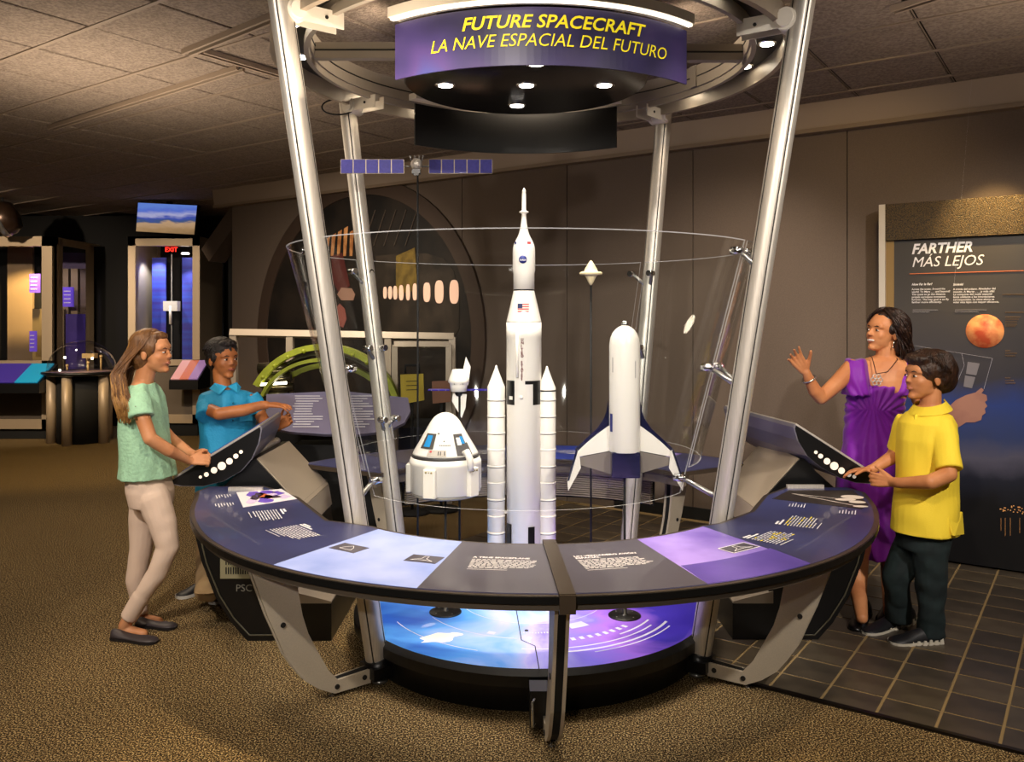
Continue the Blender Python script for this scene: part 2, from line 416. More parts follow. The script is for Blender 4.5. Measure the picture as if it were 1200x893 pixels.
# ------------------------------------------------------------------ curved acrylic panes
def glassmat(name, base=.03, top=.55, tint=(.96, .97, .97, 1), diff=False):
    m = bpy.data.materials.new(name); m.use_nodes = True; nt = m.node_tree; nt.nodes.clear()
    o = nt.nodes.new('ShaderNodeOutputMaterial'); mx = nt.nodes.new('ShaderNodeMixShader'); tr = nt.nodes.new('ShaderNodeBsdfTransparent'); gl = nt.nodes.new('ShaderNodeBsdfDiffuse' if diff else 'ShaderNodeBsdfGlossy')
    if not diff: gl.inputs['Roughness'].default_value = .03
    tr.inputs[0].default_value = tint
    lw = nt.nodes.new('ShaderNodeLayerWeight'); pw = nt.nodes.new('ShaderNodeMath'); pw.operation = 'POWER'; pw.inputs[1].default_value = 4
    mr = nt.nodes.new('ShaderNodeMapRange'); mr.inputs['To Min'].default_value = base; mr.inputs['To Max'].default_value = top
    nt.links.new(lw.outputs['Facing'], pw.inputs[0]); nt.links.new(pw.outputs[0], mr.inputs['Value']); nt.links.new(mr.outputs[0], mx.inputs[0])
    nt.links.new(tr.outputs[0], mx.inputs[1]); nt.links.new(gl.outputs[0], mx.inputs[2]); nt.links.new(mx.outputs[0], o.inputs[0])
    return m
M_glass = glassmat('clear_acrylic', .012, .4)
M_gedge = glassmat('acrylic_edge', .34, .6, (.9, .9, .92, 1), diff=True)  # pale diffuse mix imitates light gathered in the acrylic edges
def pane(t0, t1, zb, zt, label):
    n = 44; vs = []; fs_g = []; fs_e = []
    zz = [zb, zt - .004, zt]
    for off in (0, -.005):
        for z in zz:
            k = (z - .82) / 1.13; a_ = .86 + .30 * k + off; b_ = .80 + .28 * k + off
            for i in range(n + 1):
                q = R(t0 + (t1 - t0) * i / n); vs.append((.05 + a_ * sin(q), CY - b_ * cos(q), z))
    N = n + 1; L = 3 * N
    root = thing('acrylic_pane', label, 'glass pane', Vector(vs[N // 2]), 'curved panes around the models')
    g = MB(); fs = []
    for r_ in range(2):
        for i in range(n):
            o = r_ * N + i; q2 = fs if r_ == 0 else fs_e
            q2.append((o, o + 1, o + N + 1, o + N)); q2.append((L + o, L + o + N, L + o + N + 1, L + o + 1))
    g.add(vs, fs, True); g.build('pane', M_glass, root, fix=False)
    e = MB(); fe = list(fs_e)
    for i in range(n):
        for base in (0, 2 * N): fe.append((base + i, L + base + i, L + base + i + 1, base + i + 1))
    for i in (0, n):
        for r_ in range(2): o = r_ * N + i; fe.append((o, o + N, L + o + N, L + o))
    e.add(vs, fe); e.build('polished_edge', M_gedge, root)
pane(-51, 56.4, .815, 1.95, 'front curved clear acrylic pane facing the viewer')
pane(-124.4, -52.8, .93, 1.95, 'left curved clear acrylic pane beside the girl and blue shirt boy')
pane(58.2, 139.2, .93, 1.95, 'right curved clear acrylic pane on the woman side')
pane(140.8, 234.0, .93, 1.95, 'rear curved clear acrylic pane behind the rocket')

# ------------------------------------------------------------------ overhead ring
RC = (.085, 4.24)
ring = thing('ceiling_ring', 'large grey aluminium ring truss with downlights held by the leaning poles', 'ring', (RC[0], RC[1], 2.86))
def lat(prof, name, m, parent, c, n=96, closed=True, **k):
    mb = MB(); pr = prof + [prof[0]] if closed else prof
    mb.lathe(pr, c, n, **k)
    if closed:   # drop caps
        while mb.f and len(mb.f[-1]) > 4: mb.f.pop(); mb.m.pop(); mb.sm.pop()
    mb.sm = [False] * len(mb.sm)
    return mb.build(name, m, parent)
c3 = (RC[0], RC[1], 0)
iw = lat([(1.075, 2.92), (1.10, 2.92), (1.10, 3.04), (1.075, 3.04)], 'inner_beam', M_ring, ring, c3)
lat([(1.071, 2.974), (1.08, 2.974), (1.08, 2.98), (1.071, 2.98)], 'beam_groove', M_alud, iw, c3)
lat([(1.235, 2.865), (1.262, 2.865), (1.262, 2.96), (1.235, 2.96)], 'outer_rim', M_frame, ring, c3)
lat([(1.085, 2.955), (1.25, 2.955), (1.25, 2.972), (1.085, 2.972)], 'channel', mat('channel_dark', '#2c2824', .5), ring, c3)
lat([(1.085, 2.885), (1.108, 2.885), (1.108, 2.925), (1.085, 2.925)], 'inner_lip', M_ring, ring, c3)
for th in (12, 82, 100, 127, 160, -148, -166, -128, -92, -68, 42, -22):
    p = pol(th, 1.17, 2.945, RC)
    d = MB(); d.lathe([(.030, .008), (.040, .006), (.044, -.002), (.044, .012)], p, 20); do = d.build('downlight', M_chrome, ring)
    MB().lathe([(.0, .0), (.032, .0), (.032, .006), (0, .006)], p - Vector((0, 0, .004)), 18).build('lamp_face', M_lamp, do)
    spot(p - Vector((0, 0, .03)), (p.x * .96, CY + (p.y - CY) * .96, 0), 7 if th not in (-68, -92) else 12, 100, WARM, .03)
for th in (-178, -150, 150, 118):        # splice plates on the beam
    p = pol(th, 1.068, 2.98, RC); MB().box(p, (.05, .008, .12), rz=R(th)).build('splice_plate', M_ring, iw)
for s_, y0, zc in ((1, 0, 2.955),):
    MB().box((RC[0] - .80, 4.22, 2.955), (.55, .05, .08)).build('cross_beam', M_ring, ring)
    MB().box((RC[0] + .80, 4.22, 2.945), (.55, .05, .08)).build('cross_beam', M_ring, ring)
    g = MB(); g.box((RC[0] - .80, 4.193, 2.955), (.55, .006, .007)); g.box((RC[0] + .80, 4.193, 2.945), (.55, .006, .007)); g.build('beam_groove', M_alud, ring)
for a in (-30, 30, 150, -150):          # hangers up to the ceiling
    p = pol(a, 1.09, 3.04, RC); MB().tube([p, p + Vector((0, 0, .14))], .012, 8).build('hanger', M_alud, ring)
loop = [Vector((0, 0, 0))]
pc = P(397, 125, 4.95); MB().tube([pc + Vector((.10 * cos(a), .03 * sin(a), .055 * sin(a))) for a in [2*PI*k/24 for k in range(24)]], .005, 6, closed=True).build('loose_cable', M_blackm, ring)

# ------------------------------------------------------------------ lit hood and curved sign
HC = (.068, 4.24)
hood = thing('lit_canopy', 'round black canopy with five bright downlights hanging above the rocket', 'canopy', (HC[0], HC[1], 2.79))
hd = MB(); hd.lathe([(0, 2.79), (.60, 2.79), (.612, 2.80), (.612, 2.83), (.56, 2.85), (.45, 3.0), (.45, 3.15), (0, 3.15)], (HC[0], HC[1], 0), 64); hd.build('canopy_disc', mat('canopy_black', '#14110f', .25), hood)
for dx, dy in ((.005, 0), (-.405, 0), (.40, .0), (.045, -.36), (-.04, .40)):
    p = Vector((HC[0] + dx, HC[1] + dy, 2.788))
    d = MB(); d.lathe([(.038, .002), (.040, -.0015), (.052, -.0015), (.055, .002)], p, 24); do = d.build('downlight', M_chrome, hood)
    MB().lathe([(0, -.0025), (.037, -.0025), (.037, .003), (0, .003)], p, 20).build('lamp_face', mat('bright_lamp_face', '#fff6e8', .3, emit=11), do)
    spot(p - Vector((0, 0, .02)), (p.x + dx * .25, p.y + dy * .2, 0), 44, 78, NEUT, .05, 1)
def arcstrip(c, r0, r1, a0, a1, z0, z1, n=48):
    m = MB(); L = []; Q = []
    for i in range(n + 1):
        a = a0 + (a1 - a0) * i / n; p = pol(a, r0, 0, c); q = pol(a, r1, 0, c); L.append((p.x, p.y)); Q.append((q.x, q.y))
    return m.strip(L, Q, z0, z1)
def signmat():
    m = mat('banner_print', '#2a2650', .4); nt = m.node_tree; b = nt.nodes['Principled BSDF']
    tc = nt.nodes.new('ShaderNodeTexCoord'); n = nt.nodes.new('ShaderNodeTexNoise'); n.inputs['Scale'].default_value = 2.2
    nt.links.new(tc.outputs['Object'], n.inputs['Vector'])
    cr = nt.nodes.new('ShaderNodeValToRGB'); e = cr.color_ramp.elements; nt.links.new(n.outputs['Fac'], cr.inputs[0])
    e[0].position = .35; e[0].color = hexc('#262244'); e[1].position = .70; e[1].color = hexc('#2c4c8e'); x = e.new(.5); x.color = hexc('#3a3163'); x = e.new(.58); x.color = hexc('#4a3a72')
    nt.links.new(cr.outputs[0], b.inputs['Base Color']); return m
sa0, sa1 = 3.4 - 41.9, 3.4 + 41.9
HC0 = HC; HC = (.088, 4.24)
sign = thing('curved_sign', 'curved blue violet sign reading FUTURE SPACECRAFT in yellow letters', 'sign', pol(3.4, .93, 2.62, HC))
arcstrip(HC, .922, .930, sa0, sa1, 2.61, 2.84).build('banner', signmat(), sign)
arcstrip(HC, .905, .918, sa0, sa1, 2.62, 2.84).build('banner_back', M_black, sign)
arcstrip(HC, .895, .965, sa0 - .5, sa1 + .5, 2.862, 2.905).build('top_rail', M_white, sign)
arcstrip(HC, .938, .958, sa0, sa1, 2.852, 2.862).build('light_strip', mat('strip_light', '#fff0d8', .4, emit=2.6), sign)
fr = .934
def arc_text(st, ca, width, cap, zb, mt, sh, bold, name):
    v, f = text2d(st, 1, shear=sh, bold=bold, align='LEFT')
    x0 = min(x for x, y in v); x1 = max(x for x, y in v); k = width / (x1 - x0); ky = cap / .69
    m = MB(); m.add([pol(ca + math.degrees(((x - (x0 + x1) / 2) * k) / fr), fr, zb + y * ky, HC) for x, y in v], f); return m.build(name, mt, sign)
arc_text('FUTURE SPACECRAFT', 3.4 + 2.4, .775, .050, 2.758, M_yel, .25, .018, 'sign_title')
arc_text('LA NAVE ESPACIAL DEL FUTURO', 3.4 + 1.6, 1.03, .050, 2.684, M_yel, .25, -.004, 'sign_subtitle')
HC = HC0
bb = thing('black_rear_banner', 'curved black back of the rear banner below the canopy', 'banner', pol(183.4, .93, 2.62, HC))
arcstrip(HC, .922, .932, 183.4 - 40.2, 183.4 + 40.2, 2.628, 2.872).build('banner', M_black, bb)
arcstrip(HC, .895, .965, 183.4 - 41, 183.4 + 41, 2.895, 2.93).build('top_rail', M_white, bb)
for a in (-30, 30, 150, -150):
    hg = pol(a + 3.4, .93, 2.93, HC); par = sign if abs(a) < 90 else bb
    MB().tube([hg, hg + Vector((0, 0, .24))], .008, 8).build('hanger', M_alud, par)

# ------------------------------------------------------------------ platform
plat = thing('platform', 'low round platform with blue and violet printed top under the models', 'platform', (.10, 4.25, 0))
lat([(.80, 0), (.835, 0), (.865, .11), (.888, .12), (.888, .165), (.862, .187), (.80, .187)], 'skirt', M_black, plat, (.10, 4.25, 0), 96)
def platmat():
    m = mat('platform_print', '#5f7fd8', .5, coat=.08); nt = m.node_tree; b = nt.nodes['Principled BSDF']; lk = nt.links.new
    tc = nt.nodes.new('ShaderNodeTexCoord'); sx = nt.nodes.new('ShaderNodeSeparateXYZ'); lk(tc.outputs['Object'], sx.inputs[0])
    n = nt.nodes.new('ShaderNodeTexNoise'); n.inputs['Scale'].default_value = 2.4; n.inputs['Detail'].default_value = 4; n.inputs['Distortion'].default_value = .8; lk(tc.outputs['Object'], n.inputs['Vector'])
    ma = nt.nodes.new('ShaderNodeMath'); ma.operation = 'MULTIPLY_ADD'; ma.inputs[1].default_value = .62; ma.inputs[2].default_value = .5; lk(sx.outputs['X'], ma.inputs[0])
    ad = nt.nodes.new('ShaderNodeMath'); ad.operation = 'MULTIPLY_ADD'; ad.inputs[1].default_value = .9; lk(n.outputs['Fac'], ad.inputs[0]); 
    sb = nt.nodes.new('ShaderNodeMath'); sb.operation = 'SUBTRACT'; sb.inputs[1].default_value = .45; lk(ma.outputs[0], sb.inputs[0]); lk(sb.outputs[0], ad.inputs[2])
    cr = nt.nodes.new('ShaderNodeValToRGB'); e = cr.color_ramp.elements; e[0].position = 0; e[0].color = hexc('#1f57c4'); e[1].position = 1; e[1].color = hexc('#3a2aa6')
    for p_, c_ in ((.2, '#4a90e2'), (.38, '#8cabee'), (.52, '#b4b0f0'), (.66, '#7c6ee0'), (.8, '#9a68dc')): x = e.new(p_); x.color = hexc(c_)
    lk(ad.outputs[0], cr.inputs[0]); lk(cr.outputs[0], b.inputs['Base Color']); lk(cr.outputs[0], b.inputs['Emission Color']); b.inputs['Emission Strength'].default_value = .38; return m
ptop = MB().lathe([(0, .182), (.862, .182), (.862, .1885), (0, .1885)], (.10, 4.25, 0), 96).build('printed_top', platmat(), plat)
pr = MB(); PC = (.10, 4.25)
def parc(r0, r1, a0, a1, z=.1885):
    q = arcstrip(PC, r0, r1, a0, a1, z, z + .0006, 24); pr.add(q.v, q.f)
for r0, r1, a0, a1 in ((.70, .712, 8, 62), (.66, .668, -5, 55), (.735, .742, 20, 58), (.62, .63, 38, 60), (.55, .554, -60, -8), (.40, .46, 22, 34), (.36, .364, -80, 60), (.72, .724, -62, -20), (.50, .53, -24, -20)): parc(r0, r1, a0, a1)
for k in range(9): parc(.56, .59, 12 + k * 4.2, 14 + k * 4.2)
for k in range(12): parc(.47, .485, -6 + k * 1.6, -5.2 + k * 1.6)
pr.build('printed_arcs', mat('pale_arc_print', '#cfd4f6', .5), ptop)
seam = MB()
sp = [G(604, 709, .189), (G(611, 750, .189)), G(627, 757, .189), G(632, 785, .189)]
for a, b in zip(sp, sp[1:]): seam.bar(a, b, .004, .001)
seam.build('access_seam', M_blackm, ptop)
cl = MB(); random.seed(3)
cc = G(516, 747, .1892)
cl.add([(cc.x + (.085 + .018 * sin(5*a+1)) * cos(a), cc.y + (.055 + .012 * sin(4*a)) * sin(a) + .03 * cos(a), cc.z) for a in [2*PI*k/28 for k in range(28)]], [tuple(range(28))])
cl.build('white_blotch', mat('blotch_white', '#f4f2fa', .5), ptop)  # irregular white patch on the platform top
for px, py in ((617, 739), (455, 702)):
    MB().lathe([(0, 0), (.010, 0), (.008, .003), (0, .003)], G(px, py, .189), 12).build('screw', M_black, ptop)

# ------------------------------------------------------------------ reading rail
TH = .73; THD = 2.6
def arcp(r, a0, a1, n): return [pol(a0 + (a1 - a0) * i / n, r, 0) for i in range(n + 1)]
def xy(ps): return [(p.x, p.y) for p in ps]
def g_(px, py): return G(px, py, TH)
lo = [g_(229, 576)] + [pol(a, 1.61 + .045 * ((-a - 60) / 24) ** 2, 0) for a in (-83, -79, -75, -71, -67, -63)] + arcp(1.61, -60, THD, 30)
li = arcp(.985, THD, -44, 20) + [pol(-50, 1.02, 0), pol(-56, 1.08, 0), g_(350, 582), g_(320, 572), g_(309, 569), g_(244, 570)]
ro = arcp(1.61, THD, 60, 30) + [pol(a, 1.61 + .045 * ((a - 60) / 24) ** 2, 0) for a in (63, 67, 71, 75, 79, 83)] + [g_(1014, 577), g_(993, 571)]
ri = [g_(921, 570.5), g_(895, 580), g_(879, 599), pol(50, 1.02, 0)] + arcp(.985, 45, THD, 20)
raill = thing('reading_rail', 'left half of the curved reading rail, navy and sky blue with a photo', 'reading rail', pol(-40, 1.3, 0), 'curved reading rails')
railr = thing('reading_rail', 'right half of the curved reading rail, slate and violet with yellow words', 'reading rail', pol(40, 1.3, 0), 'curved reading rails')
def inset(poly, d):
    c = Vector((CX, CY, 0)); out = []
    n = len(poly)
    for i in range(n):
        a = poly[i-1]; b = poly[i]; e = poly[(i+1) % n]
        t1 = Vector((b.x-a.x, b.y-a.y)); t2 = Vector((e.x-b.x, e.y-b.y))
        t1 = t1.normalized() if t1.length > 1e-6 else Vector((1, 0)); t2 = t2.normalized() if t2.length > 1e-6 else t1
        nn = Vector((-(t1.y + t2.y), t1.x + t2.x)); nn = nn.normalized() if nn.length > 1e-6 else nn
        out.append(Vector((b.x + nn.x * d, b.y + nn.y * d, 0)))
    return out
def sector(r0, r1, a00, a01, a10, a11, z, m, parent, name):   # inner arc a00..a10, outer a01..a11
    n = 20; L = []; Q = []
    for i in range(n + 1):
        a = a00 + (a10 - a00) * i / n; b = a01 + (a11 - a01) * i / n
        p = pol(a, r0, 0); q = pol(b, r1, 0); L.append((p.x, p.y)); Q.append((q.x, q.y))
    return MB().strip(L, Q, z, z + .0012).build(name, m, parent)
for root, poly in ((raill, lo + li), (railr, ro + ri)):
    MB().prism(xy(poly), TH - .026, TH - .002).build('counter_edge', M_black, root)
    MB().prism(xy(inset(poly, .004)), TH - .002, TH).build('edge_band', M_edge, root)
    MB().prism(xy(inset(poly, .022)), TH, TH + .0012).build('printed_counter', M_navy, root)
arcstrip((CX, CY), 1.565, 1.585, -77, THD - .8, TH - .054, TH - .026, 40).build('apron', M_apron, raill)
arcstrip((CX, CY), 1.565, 1.585, THD + .8, 77, TH - .054, TH - .026, 40).build('apron', M_apron, railr)
arcstrip((CX, CY), 1.08, 1.5, -70, THD - 1, TH - .05, TH - .026, 40).build('underside_frame', M_black, raill)
arcstrip((CX, CY), 1.08, 1.5, THD + 1, 70, TH - .05, TH - .026, 40).build('underside_frame', M_black, railr)
zt = TH + .0012
def azr(px, py):
    p = G(px, py, TH); return math.degrees(math.atan2(p.x - CX, CY - p.y))
bA = (azr(438, 622), azr(350, 654)); bB = (azr(538, 638), azr(499, 681))
bC = (azr(752, 635), azr(820, 680)); bD = (azr(836, 620), azr(938, 658))
sector(1.01, 1.585, bA[0], bA[1], bB[0], bB[1], zt, M_sky, raill, 'sky_blue_panel')
sector(1.01, 1.585, bB[0], bB[1], THD - 1.1, THD - .8, zt, M_panegrey, raill, 'slate_panel')
sector(1.01, 1.585, THD + 1.1, THD + .8, bC[0], bC[1], zt, M_panegrey, railr, 'slate_panel')
vp = sector(1.01, 1.585, bC[0], bC[1], bD[0], bD[1], zt, M_purp, railr, 'violet_panel')
sector(1.38, 1.585, bC[0] + (bC[1]-bC[0])*.66, bC[1], bD[0] + (bD[1]-bD[0])*.66, bD[1], zt + .0008, mat('dark_violet_print', '#4b3b90', .38, color2='#5d4aa4', nscale=3), vp, 'dark_violet_band')
# divider bar
d0 = pol(THD, .975, TH + .006); d1 = pol(THD, 1.625, TH + .006)
dv = MB().bar(d0, d1, .052, .014); dv.bar(pol(THD, 1.622, TH - .02), pol(THD, 1.632, TH - .02), .052, .06)
dvo = dv.build('divider_bar', M_edge, raill)
# printing on the rails
zp = zt + .0022
def block(parent, th, r, wd, rows, dr=.0125, h=.0045, yellow=0, head=None, seed=1, hsz=.016):
    random.seed(seed); c = pol(th, r, zp); ex = Vector((cos(R(th)), sin(R(th)), 0)); ey = Vector((-sin(R(th)), cos(R(th)), 0))
    m = MB(); y2 = MB(); top = rows * dr / 2
    if head:
        for i, hl in enumerate(head): put_text(m, hl, c - ex * wd / 2 + ey * (top + .016 + (len(head) - 1 - i) * hsz * 1.05), ex, ey, hsz, bold=.03)
    else:
        m.add([c - ex*wd/2 + ey*(top + .012), c + ex*wd*.0 + ey*(top + .012), c + ex*wd*.0 + ey*(top+.021), c - ex*wd/2 + ey*(top+.021)], [(0, 1, 2, 3)])
        m.add([c - ex*wd/2 + ey*(top + .026), c - ex*wd*.2 + ey*(top + .026), c - ex*wd*.2 + ey*(top+.036), c - ex*wd/2 + ey*(top+.036)], [(0, 1, 2, 3)])
    for i in range(rows):
        x = -wd / 2; y = top - (i + .5) * dr; end = wd / 2 - random.uniform(0, .12) * wd - (wd * .4 if i == rows - 1 else 0)
        while x < end:
            l = random.uniform(.010, .026); q = y2 if (yellow and random.random() < yellow) else m
            q.add([c + ex*x + ey*y, c + ex*(x+l) + ey*y, c + ex*(x+l) + ey*(y+h), c + ex*x + ey*(y+h)], [(0, 1, 2, 3)]); x += l + .005
    y = top - (rows + 1) * dr
    m.add([c - ex*wd/2 + ey*y, c + ex*wd*.1 + ey*y, c + ex*wd*.1 + ey*(y+.003), c - ex*wd/2 + ey*(y+.003)], [(0, 1, 2, 3)])
    m.build('printed_text', M_txt, parent)
    if y2.v: y2.build('yellow_words', M_yel, parent)
block(raill, -66, 1.30, .20, 9, seed=2); block(raill, -50, 1.29, .22, 10, seed=3)
block(raill, azr(590, 660), 1.28, .235, 9, seed=4, head=['A TRUE SPACEPLANE'], hsz=.022)
block(railr, azr(720, 660), 1.28, .245, 9, seed=5, head=['UN VERDADERO AVIÓN', 'ESPACIAL'], hsz=.022)
block(railr, 46.5, 1.31, .19, 9, yellow=.14, seed=6); block(railr, 60.5, 1.32, .19, 10, yellow=.14, seed=7)
def minib(parent, px, py, th, n=6):
    c = G(px, py, TH); c.z = zp; ex = Vector((cos(R(th)), sin(R(th)), 0)); ey = Vector((-sin(R(th)), cos(R(th)), 0)); m = MB()
    for i in range(n):
        x0 = -.035; x1 = .02 + .015 * ((i * 7) % 3)
        y = .03 - i * .013; m.add([c+ex*x0+ey*y, c+ex*x1+ey*y, c+ex*x1+ey*(y+.004), c+ex*x0+ey*(y+.004)], [(0, 1, 2, 3)])
    m.build('caption_text', M_txt, parent)
minib(raill, 262, 582, -66); minib(raill, 265, 592, -66, 7); minib(railr, 934, 593, 66); minib(railr, 993, 601, 66)
# photo print on the left end
ph = [g_(277, 577.5), g_(330, 573.5), g_(348, 585), g_(285, 595)]
pho = MB().slab([Vector((p.x, p.y, zt)) for p in ph], (0, 0, .0014)).build('printed_photo', mat('photo_white', '#f0e8ec', .4), raill)
def quadpt(u, v): a = ph[0].lerp(ph[1], u); b = ph[3].lerp(ph[2], u); p = a.lerp(b, v); return Vector((p.x, p.y, zt + .0018))
random.seed(11)
for cname, col, spots_ in (('violet_shape', '#6a4cc0', ((.35, .2, .16), (.62, .15, .14), (.8, .35, .12), (.45, .75, .13))), ('orange_shape', '#d06a3c', ((.5, .45, .14), (.58, .55, .1))), ('dark_shape', '#3a2a3c', ((.3, .5, .09), (.7, .62, .08), (.4, .3, .06))), ('pale_shape', '#d8c4e8', ((.2, .7, .1), (.85, .7, .1), (.7, .4, .07)))):
    for u, v, s in spots_:
        m = MB(); m.add([quadpt(min(.98, max(.02, u + s * (1 + .3*sin(3*a)) * cos(a))), min(.96, max(.04, v + s * 1.6 * (1 + .25*cos(2*a+u*9)) * sin(a)))) + Vector((0, 0, .0003 * (len(cname) % 4))) for a in [2*PI*k/16 for k in range(16)]], [tuple(range(16))])
        m.build(cname, mat(cname + '_print', col, .5), pho)
# small illustrated rectangles
def rect(parent, px, py, th, wd, ht, m, outline, icon):
    c = G(px, py, TH); c.z = zt + .0014; ex = Vector((cos(R(th)), sin(R(th)), 0)); ey = Vector((-sin(R(th)), cos(R(th)), 0))
    o = MB().slab([c + ex*a*wd/2 + ey*b*ht/2 for a, b in ((-1, -1), (1, -1), (1, 1), (-1, 1))], (0, 0, .001)).build('drawing_panel', m, parent)
    k = MB(); q = [c + ex*a*wd/2 + ey*b*ht/2 + Vector((0, 0, .0016)) for a, b in ((-1, -1), (1, -1), (1, 1), (-1, 1))]
    if outline:
        for i in range(4): k.bar(q[i], q[(i+1) % 4], .004, .0004)
    pts = [c + ex*a*wd/2 + ey*b*ht/2 + Vector((0, 0, .0016)) for a, b in icon]
    for a, b in zip(pts, pts[1:]): k.bar(a, b, .0022, .0004)
    k.build('line_drawing', M_txt, o)
capi = [(-.45, -.5), (-.3, .1), (0, .6), (.3, .1), (.45, -.5), (-.45, -.5)]
shut = [(-.7, -.6), (-.15, 0), (-.12, .7), (.12, .7), (.15, 0), (.7, -.6), (.15, -.4), (-.15, -.4), (-.7, -.6)]
rect(raill, 409, 643, -34, .13, .085, M_panegrey, False, capi); rect(raill, 497, 656, -19, .125, .085, M_panegrey, False, shut)
rect(railr, 866, 643, 36, .15, .075, M_panegrey, True, shut)
# printed probe and hand at the right end
m = MB(); z_ = zt + .0016
q = [g_(925, 575), g_(1000, 575), g_(1018, 592), g_(1010, 597), g_(905, 585)]
dbp = MB().slab([Vector((p.x, p.y, zt + .0002)) for p in q], (0, 0, .001)).build('dark_print', mat('brown_black_print', '#2a221f', .5), railr)
for a, b, wdt in (((928, 579), (1012, 595), .006), ((928, 579), (1000, 587), .004)):
    A = g_(*a); B = g_(*b); m.bar((A.x, A.y, z_), (B.x, B.y, z_), wdt, .0006)
for px, py, sx, sy in ((1006, 583, .055, .045), (1012, 589, .04, .03), (998, 586, .05, .03), (1016, 594, .035, .02)):
    A = g_(px, py); A.x -= .03; m.add([(A.x + sx*cos(a), A.y + sy*sin(a), z_) for a in [2*PI*k/16 for k in range(16)]], [tuple(range(16))])
m.build('printed_probe', mat('pale_probe_print', '#e4d8cc', .5), dbp)
for root, (a, b) in ((raill, ((268, 574), (308, 574))), (railr, ((922, 571), (965, 571)))):
    A = G(a[0], a[1] - 1, TH + .01); B = G(b[0], b[1] - 1, TH + .01); MB().bar(A, B, .02, .018).build('steel_handle', M_alu, root)
# curved legs
LP = [(1.50, .668), (1.46, .60), (1.425, .50), (1.39, .40), (1.352, .31), (1.318, .227), (1.275, .16), (1.234, .106), (1.17, .055), (1.10, .018), (.93, .018), (.93, .078), (1.085, .072), (1.13, .125), (1.18, .22), (1.22, .30), (1.245, .38), (1.262, .47), (1.27, .546), (1.275, .668)]
def leg(th, root, gap=.0):
    tan = Vector((cos(R(th)), sin(R(th)), 0))
    lg = None
    for s_, mtt in ((-1, M_grey), (1, M_grey)):
        m = MB(); m.slab([pol(th, r, z) + tan * (.020 * s_ - .006) for r, z in LP], tan * .012)
        if lg is None: lg = m.build('leg', M_grey, root)
        else: m.build('leg_plate', M_grey, lg)
    m = MB(); o1 = [(r - .008 * (1 if i < 10 else -1), z) for i, (r, z) in enumerate(LP)]
    m.slab([pol(th, r, z) - tan * .014 for r, z in [(r - (.006 if i < 10 else -.006), z + (.004 if 8 < i < 12 else 0)) for i, (r, z) in enumerate(LP)]], tan * .028); m.build('leg_core', M_blackm, lg)
    for r, z in ((1.33, .36), (1.09, .045), (.96, .05)):
        p = pol(th, r, z); MB().tube([p - tan * .030, p + tan * .030], .011, 12).build('bolt', M_alud, lg)
    f0 = pol(th, 1.10, 0); MB().lathe([(.014, 0), (.014, .005), (.004, .008), (.004, .03)], f0, 12).build('levelling_foot', M_chrome, lg)
leg(-51.9, raill); leg(THD, raill); leg(57.3, railr)
e = pol(THD, .95, .0); MB().box(e + Vector((-.03, -.02, .10)), (.09, .10, .14)).build('black_junction_box', M_black, raill)
hp = G(628, 800, .12); hp.y = 3.2
MB().tube([(.085, 3.13, .18), (.075, 3.10, .18), (.075, 3.10, .09), (.085, 3.13, .09)], .005, 8).build('steel_pull', M_chrome, raill)

# rear rail
railb = thing('reading_rail', 'rear curved reading rail with louvred front, seen behind the rocket', 'reading rail', pol(180, 1.3, 0), 'curved reading rails')
arcstrip((CX, CY), .985, 1.61, 122, 239, TH - .026, TH - .002, 60).build('counter_edge', M_edge, railb)
arcstrip((CX, CY), 1.005, 1.59, 122.5, 238.5, TH - .002, TH, 60).build('printed_counter', M_navy, railb)
arcstrip((CX, CY), 1.02, 1.56, 140, 152, TH, TH + .001, 10).build('violet_panel', M_purp, railb)
arcstrip((CX, CY), 1.02, 1.56, 160, 178, TH, TH + .001, 10).build('blue_panel', mat('bright_blue_print', '#2340b0', .4), railb)
arcstrip((CX, CY), 1.02, 1.56, 190, 222, TH, TH + .001, 10).build('slate_panel', M_panegrey, railb)
arcstrip((CX, CY), 1.02, 1.06, 122, 239, TH - .085, TH - .026, 60).build('apron', M_apron, railb)
lv = MB()
for k in range(13):
    q = arcstrip((CX, CY), 1.10, 1.125, 138, 222, .655 - k * .0135 - .008, .655 - k * .0135, 30); lv.add(q.v, q.f)
lv.build('louvre_slats', M_beige, railb, kind='stuff')
arcstrip((CX, CY), 1.13, 1.15, 138, 222, .47, .68, 30).build('louvre_back', M_blackm, railb)
leg(180, railb); leg(137, railb); leg(223, railb)
for th, sgn in ((196, 1), (170, -1)):
    block(railb, th, 1.3, .22, 8, seed=9 + sgn)

